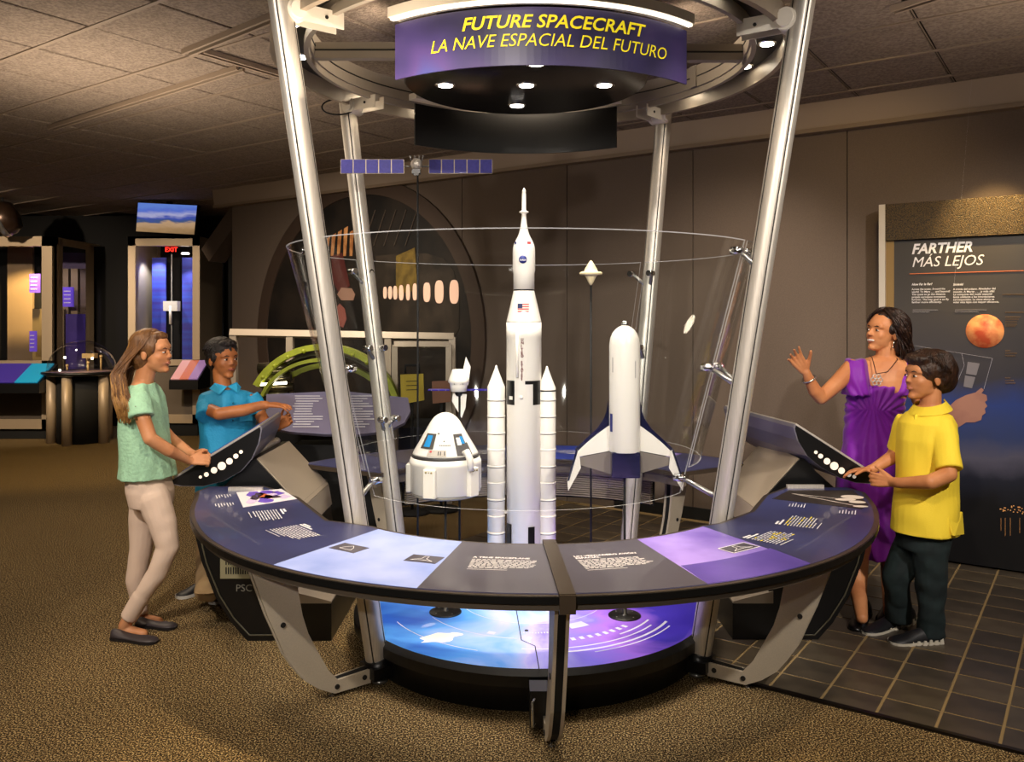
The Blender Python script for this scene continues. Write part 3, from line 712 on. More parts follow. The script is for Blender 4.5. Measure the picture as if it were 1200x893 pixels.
# ------------------------------------------------------------------ tilting screen kiosks
def kiosk(side, label):
    s = side                        # -1 left, 1 right
    if s < 0:
        Yn = 4.40; pts = [P(x, y, Yn) for x, y in ((199, 564), (306, 499), (307, 503), (304, 519), (296, 537), (283, 552), (262, 564), (238, 570), (212, 570), (199, 567))]
        far = Vector((-.07, .62, .0))
        dots = [(235, 559, 1.8), (242, 556, 2.7), (251, 551, 3.7), (260, 546, 4.8), (269, 540.5, 3.8), (276.5, 534.5, 2.9), (282.5, 529.5, 2.2)]
    else:
        Yn = 4.33; pts = [P(x, y, Yn) for x, y in ((1025, 557), (931, 497), (930, 501), (934, 516), (945, 534), (962, 548), (984, 560), (1003, 566), (1020, 567), (1027, 563))]
        far = Vector((-.13, .92, 0))
        dots = [(956, 530, 2.0), (961.5, 534.5, 2.8), (969, 540.5, 3.8), (977.5, 546, 4.8), (986, 551.5, 3.8), (994.5, 556, 2.9), (1001, 558.5, 2.1)]
    base = Vector((C0.x + s * 1.25, 4.6, 0))
    t_ = thing('screen_kiosk', label, 'kiosk', base, 'tilting screen kiosks')
    c = sum(pts, Vector()) / len(pts)
    slabo = MB().slab(pts, far).build('screen_body', mat('kiosk_grey', '#8c8994', .35, .4), t_)
    inner = [c + (p - c) * .965 + Vector((0, -.004, 0)) for p in pts]
    MB().slab(inner, (0, .004, 0)).build('side_panel', M_black, slabo)
    for x, y, r_ in dots:
        p = P(x, y, Yn - .006); MB().tube([p, p + Vector((0, -.003, 0))], r_ * Yn / F, 20).build('white_dot', mat('white_dot', '#fff0dc', .5, emit=.35), slabo)
    nrm = (pts[1] - pts[0]).cross(far).normalized(); nrm = nrm if nrm.z > 0 else -nrm
    a = pts[0].lerp(pts[1], .05); b = pts[0].lerp(pts[1], .99)
    MB().slab([a - far * 0, b, b + far, a + far], nrm * .009).build('bezel', M_alu, slabo)
    a = pts[0].lerp(pts[1], .12); b = pts[0].lerp(pts[1], .94)
    MB().slab([a + far * .08 + nrm * .009, b + far * .08 + nrm * .009, b + far * .92 + nrm * .009, a + far * .92 + nrm * .009], nrm * .002).build('display', mat('kiosk_display', '#2c3f78', .2, emit=.5), slabo)
    # trunk
    def X(x): return CX + s * (abs(x + .0) + (0 if s < 0 else -.0)) 
    top = [(-1.62, .64), (-1.44, .80), (-1.40, .86), (-1.36, .86), (-1.12, .60), (-1.10, .48), (-1.56, .48)]
    top = [(CX + s * (abs(x) + .10 - (.0 if s < 0 else .03)), z) for x, z in top]
    m = MB().slab([(x, 4.44, z) for x, z in top], (0, .66, 0)); m.build('trunk', M_black, t_)
    q = [top[3], top[4], top[5]]
    fp = MB()
    for (x0, z0), (x1, z1) in zip(q, q[1:]):
        n_ = Vector((z0 - z1, 0, x1 - x0)) ; n_ = n_.normalized() * -.006 if s < 0 else n_.normalized() * .006
        n_ = Vector((-s * abs(n_.x), 0, abs(n_.z)))
        fp.slab([(x0, 4.455, z0), (x1, 4.455, z1), (x1, 5.085, z1), (x0, 5.085, z0)], n_)
    fp.build('warm_grey_cover', M_beige, t_)
    MB().tube([(top[2][0] + s*.02, 4.5, .87), (top[2][0] + s*.02, 5.05, .87)], .022, 16).build('hinge_tube', M_alu, t_)
    # base: black curved cabinet
    bs = [(-1.60, .655), (-1.585, .55), (-1.55, .40), (-1.48, .22), (-1.40, .09), (-1.32, 0), (-.90, 0), (-.90, .19), (-1.08, .24), (-1.13, .62), (-1.20, .655)]
    bs = [(CX + s * (abs(x) + .10), z) for x, z in bs]
    m = MB().slab([(x, 4.17, z) for x, z in bs], (0, .95, 0)); m.build('cabinet', M_black, t_)
    rim = [(x * .93 + (CX + s * 1.25) * .07, z * .90 + .03) for x, z in bs[:6]] + [(bs[6][0] + s * .25, .03)]
    rm = MB().tube([(x, 4.166, z) for x, z in rim], .004, 6); rm.build('trim_line', mat('dim_trim', '#55503f', .4), t_)
    gs = [(-1.10, .19), (-.90, .19), (-.90, .20), (-1.10, .25)]
    MB().slab([(CX + s * (abs(x) + .10), 4.16, z) for x, z in gs], (0, .95, 0)).build('grey_shelf', M_frame, t_)
    # vent panel
    if s > 0: return t_
    vx = CX - 1.475; v_ = MB().box((vx, 4.162, .40), (.15, .014, .17)); vo = v_.build('vent_panel', mat('cream_vent', '#8f8868', .6), t_)
    sl = MB()
    for i in range(3):
        for j in range(10): sl.box((vx - .045 + j * .012, 4.154, .355 + i * .046), (.005, .004, .034))
    sl.build('vent_slots', M_blackm, vo)
    lt = MB(); put_text(lt, 'PSC', (CX - 1.475, 4.160, .25), (1, 0, 0), (0, 0, 1), .05); lt.build('label_letters', mat('dim_letters', '#6d6a60', .6), t_)
    return t_
kiosk(-1, 'left kiosk with tilted screen, black side with white dots, held by the girl')
kiosk(1, 'right kiosk with tilted screen, black side with white dots, held by the yellow shirt boy')
# ------------------------------------------------------------------ models on the platform
def stand(x, y, ztop, root, base=True, r=.006):
    m = MB(); m.tube([(x, y, .19), (x, y, ztop)], r, 8); m.build('support_rod', M_blackm, root)
    if base:
        b = MB(); b.lathe([(.078, 0), (.078, .004), (.074, .007), (.02, .008), (.012, .012), (.010, .04)], (x, y, .189), 32); bo = b.build('stand_base', M_black, root)
        for k in range(4): MB().lathe([(.004, 0), (.004, .002), (0, .003)], (x + .055*cos(k*PI/2+.7), y + .055*sin(k*PI/2+.7), .1945), 8).build('screw', M_steel, bo)
RY = 4.24; RX = (614 - 600) / F * RY; k_ = RY / F
def rz_(y): return CH - (y - HY) * k_
rk = thing('rocket_model', 'tall white moon rocket model with two side boosters in the middle of the platform', 'rocket model', (RX, RY, .19))
prof = [(640 + 62, 20.3), (378, 20.3)]
MB().lathe([(r * k_, rz_(y)) for y, r in [(701, 20.3), (479, 20.3), (478.5, 20.5), (396, 20.5), (395.5, 20.7), (378, 20.7)]], (RX, RY, 0), 48).build('core_stage', M_model, rk)
MB().lathe([(r * k_, rz_(y)) for y, r in [(378, 20.5), (376, 20.2), (342, 12.4), (341, 12.2)]], (RX, RY, 0), 48).build('stage_adapter', M_model, rk)
MB().lathe([(r * k_, rz_(y)) for y, r in [(341, 12), (339.3, 12)]], (RX, RY, 0), 48).build('black_band', M_black, rk)
MB().lathe([(r * k_, rz_(y)) for y, r in [(339.2, 12.4), (320, 12.4), (317, 13.2), (296, 13.2), (291, 12.9), (286.5, 11.9), (282, 9.8), (278, 7.6), (274, 6.0), (268, 4.6), (262, 3.6), (256, 2.9), (251, 2.7), (250, 3.8), (249, 5.6), (248, 5.4), (247, 3.0), (246, 2.5), (227, 2.4), (225.5, 2.0), (224, 2.4), (222, 1.4), (219.6, 0)]], (RX, RY, 0), 40).build('crew_module_and_escape_tower', M_model, rk)
def curved_patch(mb, cx, cy, r, x0, x1, z0, z1, n=6, off=.0012):
    vs = []
    for z in (z0, z1):
        for i in range(n + 1):
            x = x0 + (x1 - x0) * i / n; a = math.asin(max(-1, min(1, x / r))); vs.append((cx + (r + off) * sin(a), cy - (r + off) * cos(a), z))
    mb.add(vs, [(i, i+1, n+2+i, n+1+i) for i in range(n)])
core_r = 20.5 * k_
m = MB()
for x0, x1, y0, y1 in ((-19.6, -11, 445, 473), (1, 18.6, 445, 449), (10, 18.6, 445, 473), (-19.8, -14.5, 611, 640), (4.5, 12, 613, 640)):
    curved_patch(m, RX, RY, core_r, x0 * k_, x1 * k_, rz_(y1), rz_(y0))
m.build('black_marking', M_black, rk)
m = MB(); curved_patch(m, RX, RY, core_r + .002, -17 * k_, -13.2 * k_, rz_(467), rz_(463)); m.build('white_square_marking', M_model, rk)
MB().sphere((RX - 3.5 * k_, RY - core_r, rz_(464)), .010).build('camera_pod', M_model, rk)
MB().tube([(RX - 8 * k_, RY - core_r + .003, rz_(441)), (RX - 8 * k_, RY - core_r + .003, rz_(386))], .0075, 12).build('cable_tunnel', M_model, rk)
m = MB(); red = mat('dark_red_print', '#6a1c24', .6)
for i, ch_ in enumerate('UNITED STATES'):
    if ch_ == ' ': continue
    put_text(m, ch_, (RX - 3.9 * k_, RY - core_r - .003, rz_(399 + i * 3.75)), (1, 0, 0), (0, 0, 1), .019, bold=.035)
m.build('vertical_lettering', red, rk)
def flag(mb_r, mb_w, mb_b, cx, y, z, wd, ht):
    for i in range(7):
        q = mb_r if i % 2 == 0 else mb_w; h = ht / 7
        q.add([(cx, y, z + i*h), (cx + wd, y, z + i*h), (cx + wd, y, z + (i+1)*h), (cx, y, z + (i+1)*h)], [(0, 1, 2, 3)])
    mb_b.add([(cx, y - .0006, z + ht*.45), (cx + wd*.42, y - .0006, z + ht*.45), (cx + wd*.42, y - .0006, z + ht), (cx, y - .0006, z + ht)], [(0, 1, 2, 3)])
a, b, c = MB(), MB(), MB(); flag(a, b, c, RX - 7.5 * k_, RY - 17.6 * k_, rz_(366), 13 * k_, 10 * k_)
a.build('flag_red_stripes', mat('flag_red', '#c8454a', .5), rk); b.build('flag_white_stripes', M_white, rk); c.build('flag_blue_canton', mat('flag_blue', '#20285c', .5), rk)
m = MB(); m.lathe([(0, 0), (4.7 * k_, 0), (4.7 * k_, .001), (0, .001)], (RX - 1.5 * k_, RY - 13.3 * k_, rz_(305)), 24, axis=(0, -1, 0)); lg_ = m.build('round_blue_emblem', mat('emblem_blue', '#1c2a78', .5), rk)
m = MB(); put_text(m, 'NASA', (RX - 5.1 * k_, RY - 13.7 * k_ - .002, rz_(306.6)), (1, 0, 0), (0, 0, 1), .013, bold=.02); m.build('emblem_letters', M_txt, lg_)
m = MB(); curved_patch(m, RX, RY, 12 * k_, -10.5 * k_, -8.5 * k_, rz_(287), rz_(284), off=.002); m.build('small_blue_mark', MATS['emblem_blue'], rk)
m = MB(); curved_patch(m, RX, RY, 12 * k_, 3.5 * k_, 7.5 * k_, rz_(287), rz_(284), off=.002); m.build('small_red_mark', MATS['flag_red'], rk)
for sx, xc in ((-1, 581.5), (1, 641)):
    bx = (xc - 600) / F * RY; y0 = 428 if sx < 0 else 429
    pr_ = [(701, 10.3)]
    pr_ += [(y0 + 25, 10.3), (y0 + 24, 9.6), (y0 + 3, 1.6), (y0 + 1, 1.2), (y0, 0)]
    bs = MB().lathe([(r * k_, rz_(y)) for y, r in pr_], (bx, RY, 0), 32).build('booster', M_model, rk)
    bd = MB(); dk = MB()
    for i in range(13):
        yy = 468 + i * 19.4
        if yy > 690: break
        bd = MB().lathe([(10.3 * k_, rz_(yy + 1.0)), (10.75 * k_, rz_(yy + .8)), (10.75 * k_, rz_(yy - .8)), (10.3 * k_, rz_(yy - 1.0))], (bx, RY, 0), 32); bd.build('booster_ring', M_model, bs)
        if i % 2 == 0 or i < 3: dk.lathe([(10.5 * k_, rz_(yy + 1.5)), (10.55 * k_, rz_(yy + .9))], (bx, RY, 0), 32)
    if sx > 0: dk.lathe([(10.5 * k_, rz_(458.4)), (10.8 * k_, rz_(457)), (10.5 * k_, rz_(456.6))], (bx, RY, 0), 32)
    dk.build('booster_seam', M_alud, bs)
    MB().box((bx - sx * 13 * k_, RY, rz_(600)), (8 * k_, .02, .012)).build('attachment_strut', M_model, bs)

# crew capsule
KY = 4.037; KX = (522 - 600) / F * KY; kk = KY / F
def kz(y): return CH - (y - HY) * kk
cap = thing('capsule_model', 'white crew capsule model with blue windows on a black rod, left of the rocket', 'spacecraft model', (KX, KY, .19))
stand(KX, KY, kz(578), cap)
MB().lathe([(r * kk, kz(y)) for y, r in [(531, 38.5), (529, 37.8), (514.7, 29.3), (500.6, 21.3), (493, 16.8), (488.5, 13.2), (485.5, 9), (483.8, 5), (483, 0)]], (KX, KY, 0), 48).build('crew_cone', M_model, cap)
MB().lathe([(r * kk, kz(y)) for y, r in [(534.5, 39), (534, 39.6), (531, 38.8), (530.5, 38)]], (KX, KY, 0), 48).build('dark_ring', mat('dark_grey_band', '#3a3734', .5), cap)
MB().lathe([(r * kk, kz(y)) for y, r in [(575, 39.5), (574, 41), (543, 41.2), (542, 42), (538.5, 42), (537.5, 41), (535, 40.5), (534.5, 39)]], (KX, KY, 0), 48).build('service_module', M_model, cap)
MB().lathe([(r * kk, kz(y)) for y, r in [(580, 34), (578.5, 38.5), (575, 39.5)]], (KX, KY, 0), 48).build('base_ring', mat('pale_grey_ring', '#9a958c', .4), cap)
for az in (-20, 52, 124, 196, 268):
    m = MB(); p = Vector((KX + 41.5 * kk * sin(R(az)), KY - 41.5 * kk * cos(R(az)), kz(559.5)))
    m.box(p, (15 * kk, 8 * kk, 33 * kk), rz=R(az), ch=.004); dg = m.build('thruster_housing', M_model, cap)
    m = MB()
    for d in (-3.4, 0, 3.4):
        q = p + Vector((cos(R(az)), sin(R(az)), 0)) * d * kk + Vector((sin(R(az)), -cos(R(az)), 0)) * 4.1 * kk + Vector((0, 0, 13 * kk)); m.sphere(q, .0045 if d else .003)
    m.build('gold_nozzle', mat('gold_nozzle', '#8a7a20', .4, .5), dg)
def cone_r(y): return 38 - (529 - y) * (38 - 21.3) / (529 - 500.6)
def cone_patch(mb, a0, a1, y0, y1, off=.0016, n=5):
    vs = []
    for y in (y1, y0):
        for i in range(n + 1):
            a = R(a0 + (a1 - a0) * i / n); r = cone_r(y) * kk + off; vs.append((KX + r * sin(a), KY - r * cos(a), kz(y) + off * .5))
    mb.add(vs, [(i, i+1, n+2+i, n+1+i) for i in range(n)])
dk = mat('window_surround', '#47423d', .5)
m = MB(); cone_patch(m, -52, -20, 505.5, 522); w1 = m.build('window_surround', dk, cap)
m = MB(); cone_patch(m, -44, -28, 507.5, 520, .003); m.build('blue_window', mat('blue_window', '#2f8fd0', .2, coat=.5), w1)
m = MB(); cone_patch(m, 25, 52, 506, 521, .0016); cone_patch(m, 25, 58, 516, 529, .0016); w2 = m.build('window_surround', dk, cap)
m = MB(); cone_patch(m, 40, 49, 509, 517, .0032); m.build('blue_window', MATS['blue_window'], w2)
m = MB(); cone_patch(m, 30, 40, 510, 518, .003); m.build('white_panel', M_model, w2)
m = MB(); cone_patch(m, -29, 6, 522.5, 529.5); pg = m.build('grey_panel', mat('panel_grey', '#b8aea2', .5), cap)
m = MB()
for a in (-9, -5, 2): cone_patch(m, a, a + 1.8, 524, 528, .003)
cone_patch(m, -16, -11, 504.5, 506, .003); m.build('dark_mark', dk, pg)
m = MB(); cone_patch(m, -25, -21, 523.5, 525.5, .003); m.build('red_mark', MATS['flag_red'], pg)
m = MB()
for i in range(7): cone_patch(m, -8 + i * 3.4, -6 + i * 3.4, 517, 518.4, .002, 1)
cone_patch(m, 0, 3, 512.6, 514, .002, 1); m.build('small_lettering', dk, cap)
p0 = Vector((KX + 27 * kk, KY - 30 * kk, kz(527))); m = MB()
m.tube([p0 + Vector((-.018, .01, .0)), p0 + Vector((0, -.02, .012)), p0 + Vector((.014, -.026, -.02)), p0 + Vector((.018, -.024, -.075))], [.012, .016, .017, .015], 10); m.build('umbilical_arm', M_model, cap)

# winged space plane
SY = 3.99; SX = (732 - 600) / F * SY; ks = SY / F
def sz(y): return CH - (y - HY) * ks
def SPt(px, py, dy=0): return Vector(((px - 600) * ks, SY + dy, sz(py)))
sp_ = thing('space_plane_model', 'white winged space plane model standing nose up on a black rod, right of the rocket', 'spacecraft model', (SX, SY, .19))
stand(SX, SY, sz(556), sp_)
MB().lathe([(r * ks, sz(y)) for y, r in [(529, 17.5), (528, 18), (404, 18), (396, 16.8), (390, 14.2), (386, 11), (383, 7), (381.5, 3.5), (381, 0)]], (SX, SY, 0), 48).build('fuselage', M_model, sp_)
MB().lathe([(r * ks, sz(y)) for y, r in [(383, 4.5), (379, 4.2), (376.5, 3), (375.5, 0)]], (SX, SY, 0), 20).build('nose_fitting', M_chrome, sp_)
navyp = mat('dark_navy_paint', '#141636', .25, coat=.4)
MB().box((SX, SY, sz(543)), (33 * ks, 28 * ks, 30 * ks), ch=.004).build('engine_block', navyp, sp_)
for s in (-1, 1):
    def W(px, py, dy=0): return SPt(732 + s * (732 - px), py, dy)
    up = (0, .012, 0)
    lead = [(716, 470), (713.5, 484), (710.5, 492), (703, 503), (690, 515), (677, 527)]
    bk = MB().slab([W(x - 2.6, y - .5, .012) for x, y in lead] + [W(676, 534, .012), W(716, 540, .012)], up).build('wing_dark_underside', navyp, sp_)
    wg = MB().slab([W(717, 497), W(711, 501), W(700, 509), W(688, 519), W(677.5, 529), W(679, 535), W(717, 528)], (0, .010, 0)).build('wing', M_model, sp_)
    MB().slab([W(679, 536, .004), W(717, 529, .004), W(717, 556, .004), W(679, 545, .004)], (0, .004, 0)).build('translucent_flap', mat('grey_flap', '#7d746c', .4), sp_)
    wl = MB().slab([W(676, 527, -.01), W(678.5, 529, -.01), W(680.5, 548, -.01), W(665.5, 574, -.03), W(664.2, 562, -.03)], (0, .010, 0)).build('winglet', M_model, sp_)
    MB().slab([W(675.2, 526, -.012), W(677, 528, -.012), W(666.5, 561.5, -.032), W(664, 562.5, -.032)], (0, .004, 0)).build('winglet_edge', navyp, wl)
m = MB()
for i in range(9): curved_patch(m, SX, SY, 18 * ks, 9.6 * ks, 11 * ks, sz(424 + i * 2.2), sz(422.8 + i * 2.2))
for i in range(8): curved_patch(m, SX, SY, 18 * ks, -15.5 * ks, -14.5 * ks, sz(420 + i * 2.2), sz(418.8 + i * 2.2))
m.build('small_lettering', mat('pale_print', '#8f8a90', .5), sp_)
m = MB(); curved_patch(m, SX, SY, 18 * ks, -17.4 * ks, -15.2 * ks, sz(505), sz(484)); m.build('blue_stripe', MATS['emblem_blue'], sp_)

# small supply craft with blue arrays
DY = 4.5; kd = DY / F
def D(px, py, dy=0): return P(px, py, DY + dy)
dr_ = thing('supply_craft_model', 'small white supply craft model with thin blue side arrays behind the capsule', 'spacecraft model', (D(538, 460).x, DY, .19))
stand(D(538.5, 460).x, DY, D(0, 462).z, dr_, base=True)
c0 = D(537.5, 452); m = MB()
m.lathe([(9.5 * kd, -.030), (10 * kd, .0), (10.5 * kd, .012), (12.5 * kd, .020), (12.0 * kd, .032), (8.5 * kd, .075), (7.5 * kd, .088), (0, .090)], c0, 24); m.build('hull', M_model, dr_)
for s in (-1, 1):
    m = MB(); m.box(c0 + Vector((s * .105, 0, -.022)), (.115, .05, .006)); sa = m.build('blue_array', mat('array_blue', '#2a1f96', .3, coat=.3), dr_)
    m = MB()
    for i in range(3): m.box(c0 + Vector((s * (.068 + i * .038), -.0255, -.022)), (.003, .002, .008))
    m.build('array_rib', M_steel, sa)
m = MB(); m.slab([D(541, 441), D(546, 418), D(551.5, 430), D(548.5, 452)], (0, .008, 0)); m.slab([D(531, 461), D(529.5, 470), D(541, 490), D(545.5, 478), D(547, 462)], (0, .008, 0)); m.build('white_fin', mat('bright_white_fin', '#fbf7ee', .3), dr_)
m = MB(); m.lathe([(.014, -.055), (.02, -.045), (.02, -.03)], c0, 12); m.build('collar', M_black, dr_)
m = MB()
for dx in (-.02, -.01, .0, .012, .024): m.box(c0 + Vector((dx, -.0455, .012)), (.004, .002, .006))
m.build('hull_mark', dk, dr_)

# solar array probe high on its rod
QY = 4.6
def Q(px, py, dy=0): return P(px, py, QY + dy)
pb_ = thing('probe_model', 'orbiter model with two long blue solar panels high on a thin rod', 'spacecraft model', (Q(488.5, 200).x, QY, .19))
cx_ = Q(488, 195)
stand(Q(489.5, 300).x, QY, Q(0, 205).z, pb_, r=.0055)
m = MB(); m.sphere(cx_ + Vector((0, 0, .012)), (.032, .03, .034), 16); m.build('foil_body', mat('crinkled_foil', '#d8d0c4', .3, .6, bump=1, bscale=90), pb_)
m = MB(); m.box(cx_ + Vector((0, 0, -.03)), (.045, .04, .025)); m.box(cx_ + Vector((0, 0, -.045)), (.025, .03, .012)); m.build('equipment_box', M_black, pb_)
m = MB()
for dx in (-.028, -.008, .014, .030): m.tube([cx_ + Vector((dx, 0, .03)), cx_ + Vector((dx * 1.25, -.01, .058))], .004, 6)
m.build('antenna', M_steel, pb_)
for s in (-1, 1):
    MB().tube([cx_ + Vector((s*.03, 0, 0)), cx_ + Vector((s*.068, 0, 0))], .004, 8).build('boom', M_steel, pb_)
    w_ = .070
    fr_ = MB().box(cx_ + Vector((s * (.068 + w_ * 2.5), .004, 0)), (w_ * 5, .005, .078)).build('array_backing', M_frame, pb_)
    for i in range(5):
        MB().box(cx_ + Vector((s * (.068 + w_ * (i + .5)), -.001, 0)), (w_ - .006, .005, .074)).build('solar_panel', mat('solar_blue', '#251e86', .55, color2='#2d2690', nscale=60, coat=.15), fr_)

# little gold entry probe
EY = 4.5
en = thing('entry_probe_model', 'small cream cone shaped entry probe on a thin black rod beside the space plane', 'spacecraft model', (P(692.5, 320, EY).x, EY, .19))
stand(P(692.5, 0, EY).x, EY, P(0, 334, EY).z, en, r=.0055)
ke = EY / F; ec = P(692.5, 321, EY)
MB().lathe([(0, -15 * ke), (3 * ke, -10 * ke), (6 * ke, -4 * ke), (8 * ke, -1.5 * ke), (13 * ke, -1 * ke), (13.5 * ke, 1 * ke), (12 * ke, 2.3 * ke), (8 * ke, 3.0 * ke), (7 * ke, 6 * ke), (4 * ke, 11 * ke), (1.5 * ke, 15 * ke), (0, 16 * ke)], ec, 28).build('cone_shell', mat('cream_gold', '#ecdcae', .4), en)

# ------------------------------------------------------------------ poster wall on the right
A0 = Vector((2.59, 5.68, 0))
def PP(t, z, off=0): return A0 + U * t - V * off + Vector((0, 0, z))
po = thing('poster_panel', 'large dark space poster panel reading FARTHER, behind the woman and yellow shirt boy', 'poster', PP(.9, 0))
def posterm():
    m = mat('poster_print', '#35333a', .45); nt = m.node_tree; b = nt.nodes['Principled BSDF']; lk = nt.links.new
    tc = nt.nodes.new('ShaderNodeTexCoord'); sx = nt.nodes.new('ShaderNodeSeparateXYZ'); lk(tc.outputs['Object'], sx.inputs[0])
    n = nt.nodes.new('ShaderNodeTexNoise'); n.inputs['Scale'].default_value = 2.6; n.inputs['Detail'].default_value = 5; lk(tc.outputs['Object'], n.inputs['Vector'])
    mr = nt.nodes.new('ShaderNodeMapRange'); mr.inputs['From Min'].default_value = 0; mr.inputs['From Max'].default_value = 2.3; lk(sx.outputs['Z'], mr.inputs['Value'])
    ad = nt.nodes.new('ShaderNodeMath'); ad.operation = 'MULTIPLY_ADD'; ad.inputs[1].default_value = .16; lk(n.outputs['Fac'], ad.inputs[0]); lk(mr.outputs[0], ad.inputs[2])
    cr = nt.nodes.new('ShaderNodeValToRGB'); e = cr.color_ramp.elements; e[0].position = 0; e[0].color = hexc('#07070a'); e[1].position = 1; e[1].color = hexc('#3c3835')
    for p_, c_ in ((.24, '#0c0d12'), (.33, '#1c2030'), (.39, '#555468'), (.45, '#303e6c'), (.53, '#263c80'), (.62, '#33323c'), (.8, '#403c3a')): x = e.new(p_); x.color = hexc(c_)
    lk(ad.outputs[0], cr.inputs[0]); lk(cr.outputs[0], b.inputs['Base Color']); return m
pd = MB().slab([PP(.0, .02, 0), PP(2.4, .02, 0), PP(2.4, 2.16, 0), PP(.0, 2.16, 0)], V * .09).build('print_board', posterm(), po)
MB().slab([PP(-.05, 2.14, .03), PP(2.4, 2.14, .03), PP(2.4, 2.385, .03), PP(-.05, 2.385, .03)], V * .12).build('header_band', mat('speckled_header', '#0c0906', .5, color2='#5c4722', nscale=170, bump=.8, bscale=170), po)
MB().slab([PP(-.085, 0, .035), PP(-.045, 0, .035), PP(-.045, 2.385, .035), PP(-.085, 2.385, .035)], V * .14).build('side_post', mat('pale_post', '#cfc6ba', .4, .3), po)
MB().slab([PP(-.045, 0, .005), PP(.005, 0, .005), PP(.005, 2.14, .005), PP(-.045, 2.14, .005)], V * .1).build('side_reveal', mat('gold_reveal', '#8f7448', .5, .3), po)
def ptxy(px, py, off=.003):   # pixel on the poster plane
    d = Vector(((px - 600) / F, 1, -(py - HY) / F)); o = Vector((0, 0, CH)); p0 = PP(0, 0, off); n = V
    t_ = (p0 - o).dot(n) / d.dot(n); return o + d * t_
def pline(mb, st, px, py, px1, cap, sh=.25, bold=0):
    a = ptxy(px, py); b = ptxy(px1, py); fit_text(mb, st, a, U, (0, 0, 1), cap / .69, (b - a).dot(U), shear=sh, bold=bold)
m = MB(); pline(m, 'FARTHER', 1068, 297.5, 1139, .064, bold=.03); pline(m, 'MÁS LEJOS', 1068, 313, 1152, .066, bold=0)
m.build('poster_title', M_txt, pd)
m = MB(); a = ptxy(1066, 321); m.bar(a, a + U * .9, .004, .008, up=-V); m.build('orange_rule', mat('orange_rule', '#c2683c', .5, emit=.3), pd)
m = MB(); pline(m, 'How Far Is Far?', 1068.5, 334.5, 1092.5, .014, bold=.03); pline(m, '¿Qué tan lejos es lejos?', 1117, 334.5, 1156, .014, bold=.03)
L1 = ['Across the ocean. Around the', 'world. To Mars . . . and beyond!', 'The quest to go the distance', 'propels aerospace innovation', 'forever. The key goal is to fly', 'farther more efficiently.']
L2 = ['A través del océano. Alrededor del', 'mundo. A Marte . . . ¡y más allá!', 'La conquista del vuelo espacial', 'lanza adelante a las innovaciones', 'aeroespaciales. La clave ahora es', 'volar más lejos con mayor eficiencia.']
for i, s in enumerate(L1): pline(m, s, 1068.5, 340 + i * 3.05, 1068.5 + 42 * len(s) / 30, .012, sh=0, bold=.012)
for i, s in enumerate(L2): pline(m, s, 1117, 340 + i * 3.05, 1117 + 51 * len(s) / 35, .012, sh=0, bold=.012)
for x0, x1, y in ((1069.5, 1099, 363.2), (1069.5, 1089, 365.6), (1119, 1156, 363.2), (1119, 1147, 365.6)):
    a = ptxy(x0, y); b = ptxy(x1, y); m.bar(a, b, .001, .005, up=-V)
m.build('poster_text', M_txt, pd)
m = MB()
for (x0, x1, y) in ((1178, 1200, 366), (1178, 1196, 371.5), (1178, 1194, 374), (1178, 1192, 377), (1178, 1192, 380), (1178, 1190, 382), (1178, 1184, 411), (1178, 1192, 414), (1178, 1190, 417), (1178, 1184, 443), (1178, 1188, 446), (1178, 1190, 449), (1175, 1200, 345)):
    a = ptxy(x0, y); b = ptxy(x1, y); m.bar(a, b, .001, .007, up=-V)
m.build('gold_caption', mat('gold_caption', '#b88a4a', .5, emit=.15), pd)
pc_ = ptxy(1154, 388, .003); m = MB(); m.lathe([(0, 0), (.108, 0), (.108, .0015), (0, .0015)], pc_, 40, axis=-V)
m.build('printed_planet', mat('planet_print', '#c04a28', .6, color2='#f0a868', nscale=12, detail=6, emit=.12, emc='#d86a40'), pd)  # faint emission put into the print so the planet glows
# printed hand and clear tablet
hm = mat('printed_hand', '#a87868', .6, color2='#8c5c54', nscale=4)
def flat(pts, mt, nm, off=.004): return MB().slab([ptxy(x, y, off) for x, y in pts], V * .001).build(nm, mt, pd)
flat([(1096, 505), (1106, 482), (1120, 469), (1132, 463), (1143, 460), (1150, 454.5), (1153, 457), (1150, 461), (1156, 463), (1157, 469), (1154, 471), (1157, 476), (1154, 479), (1155, 484), (1151, 487), (1150, 492), (1142, 495), (1132, 495), (1120, 503), (1104, 518)], hm, 'printed_hand')
m = MB()
for a, b, w_ in (((1065, 404), (1163, 420), .004), ((1163, 420), (1153, 456), .012), ((1065, 404), (1072, 440), .003), ((1127, 414), (1130, 428), .003), ((1130, 428), (1120, 452), .003)):
    m.bar(ptxy(*a, .005), ptxy(*b, .005), .001, w_, up=-V)
m.build('printed_tablet_outline', mat('tablet_line', '#b8b4bc', .4, emit=.2), pd)
flat([(1134, 424), (1148, 426), (1144, 440), (1132, 438)], mat('tablet_block', '#77747c', .5), 'printed_tablet_block', .005)
flat([(1131, 440), (1143, 442), (1139, 455), (1129, 453)], mat('tablet_block', '#77747c', .5), 'printed_tablet_block', .005)
m = MB(); random.seed(21)
for k in range(26):
    x = random.uniform(1172, 1199); q = ptxy(x, 597 + random.uniform(-5, 6) * (1 if x > 1180 else .4), .004); m.box(None, (.006, .001, .006), M=Matrix.Translation(q) @ Matrix.Rotation(ang, 4, 'Z'))
for x in (1173, 1178, 1184, 1195): m.bar(ptxy(x, 607, .004), ptxy(x, 622 + (x % 3) * 3, .004), .001, .006, up=-V)
m.build('harbour_lights_print', mat('harbour_light', '#d89a5c', .5, emit=.25), pd)

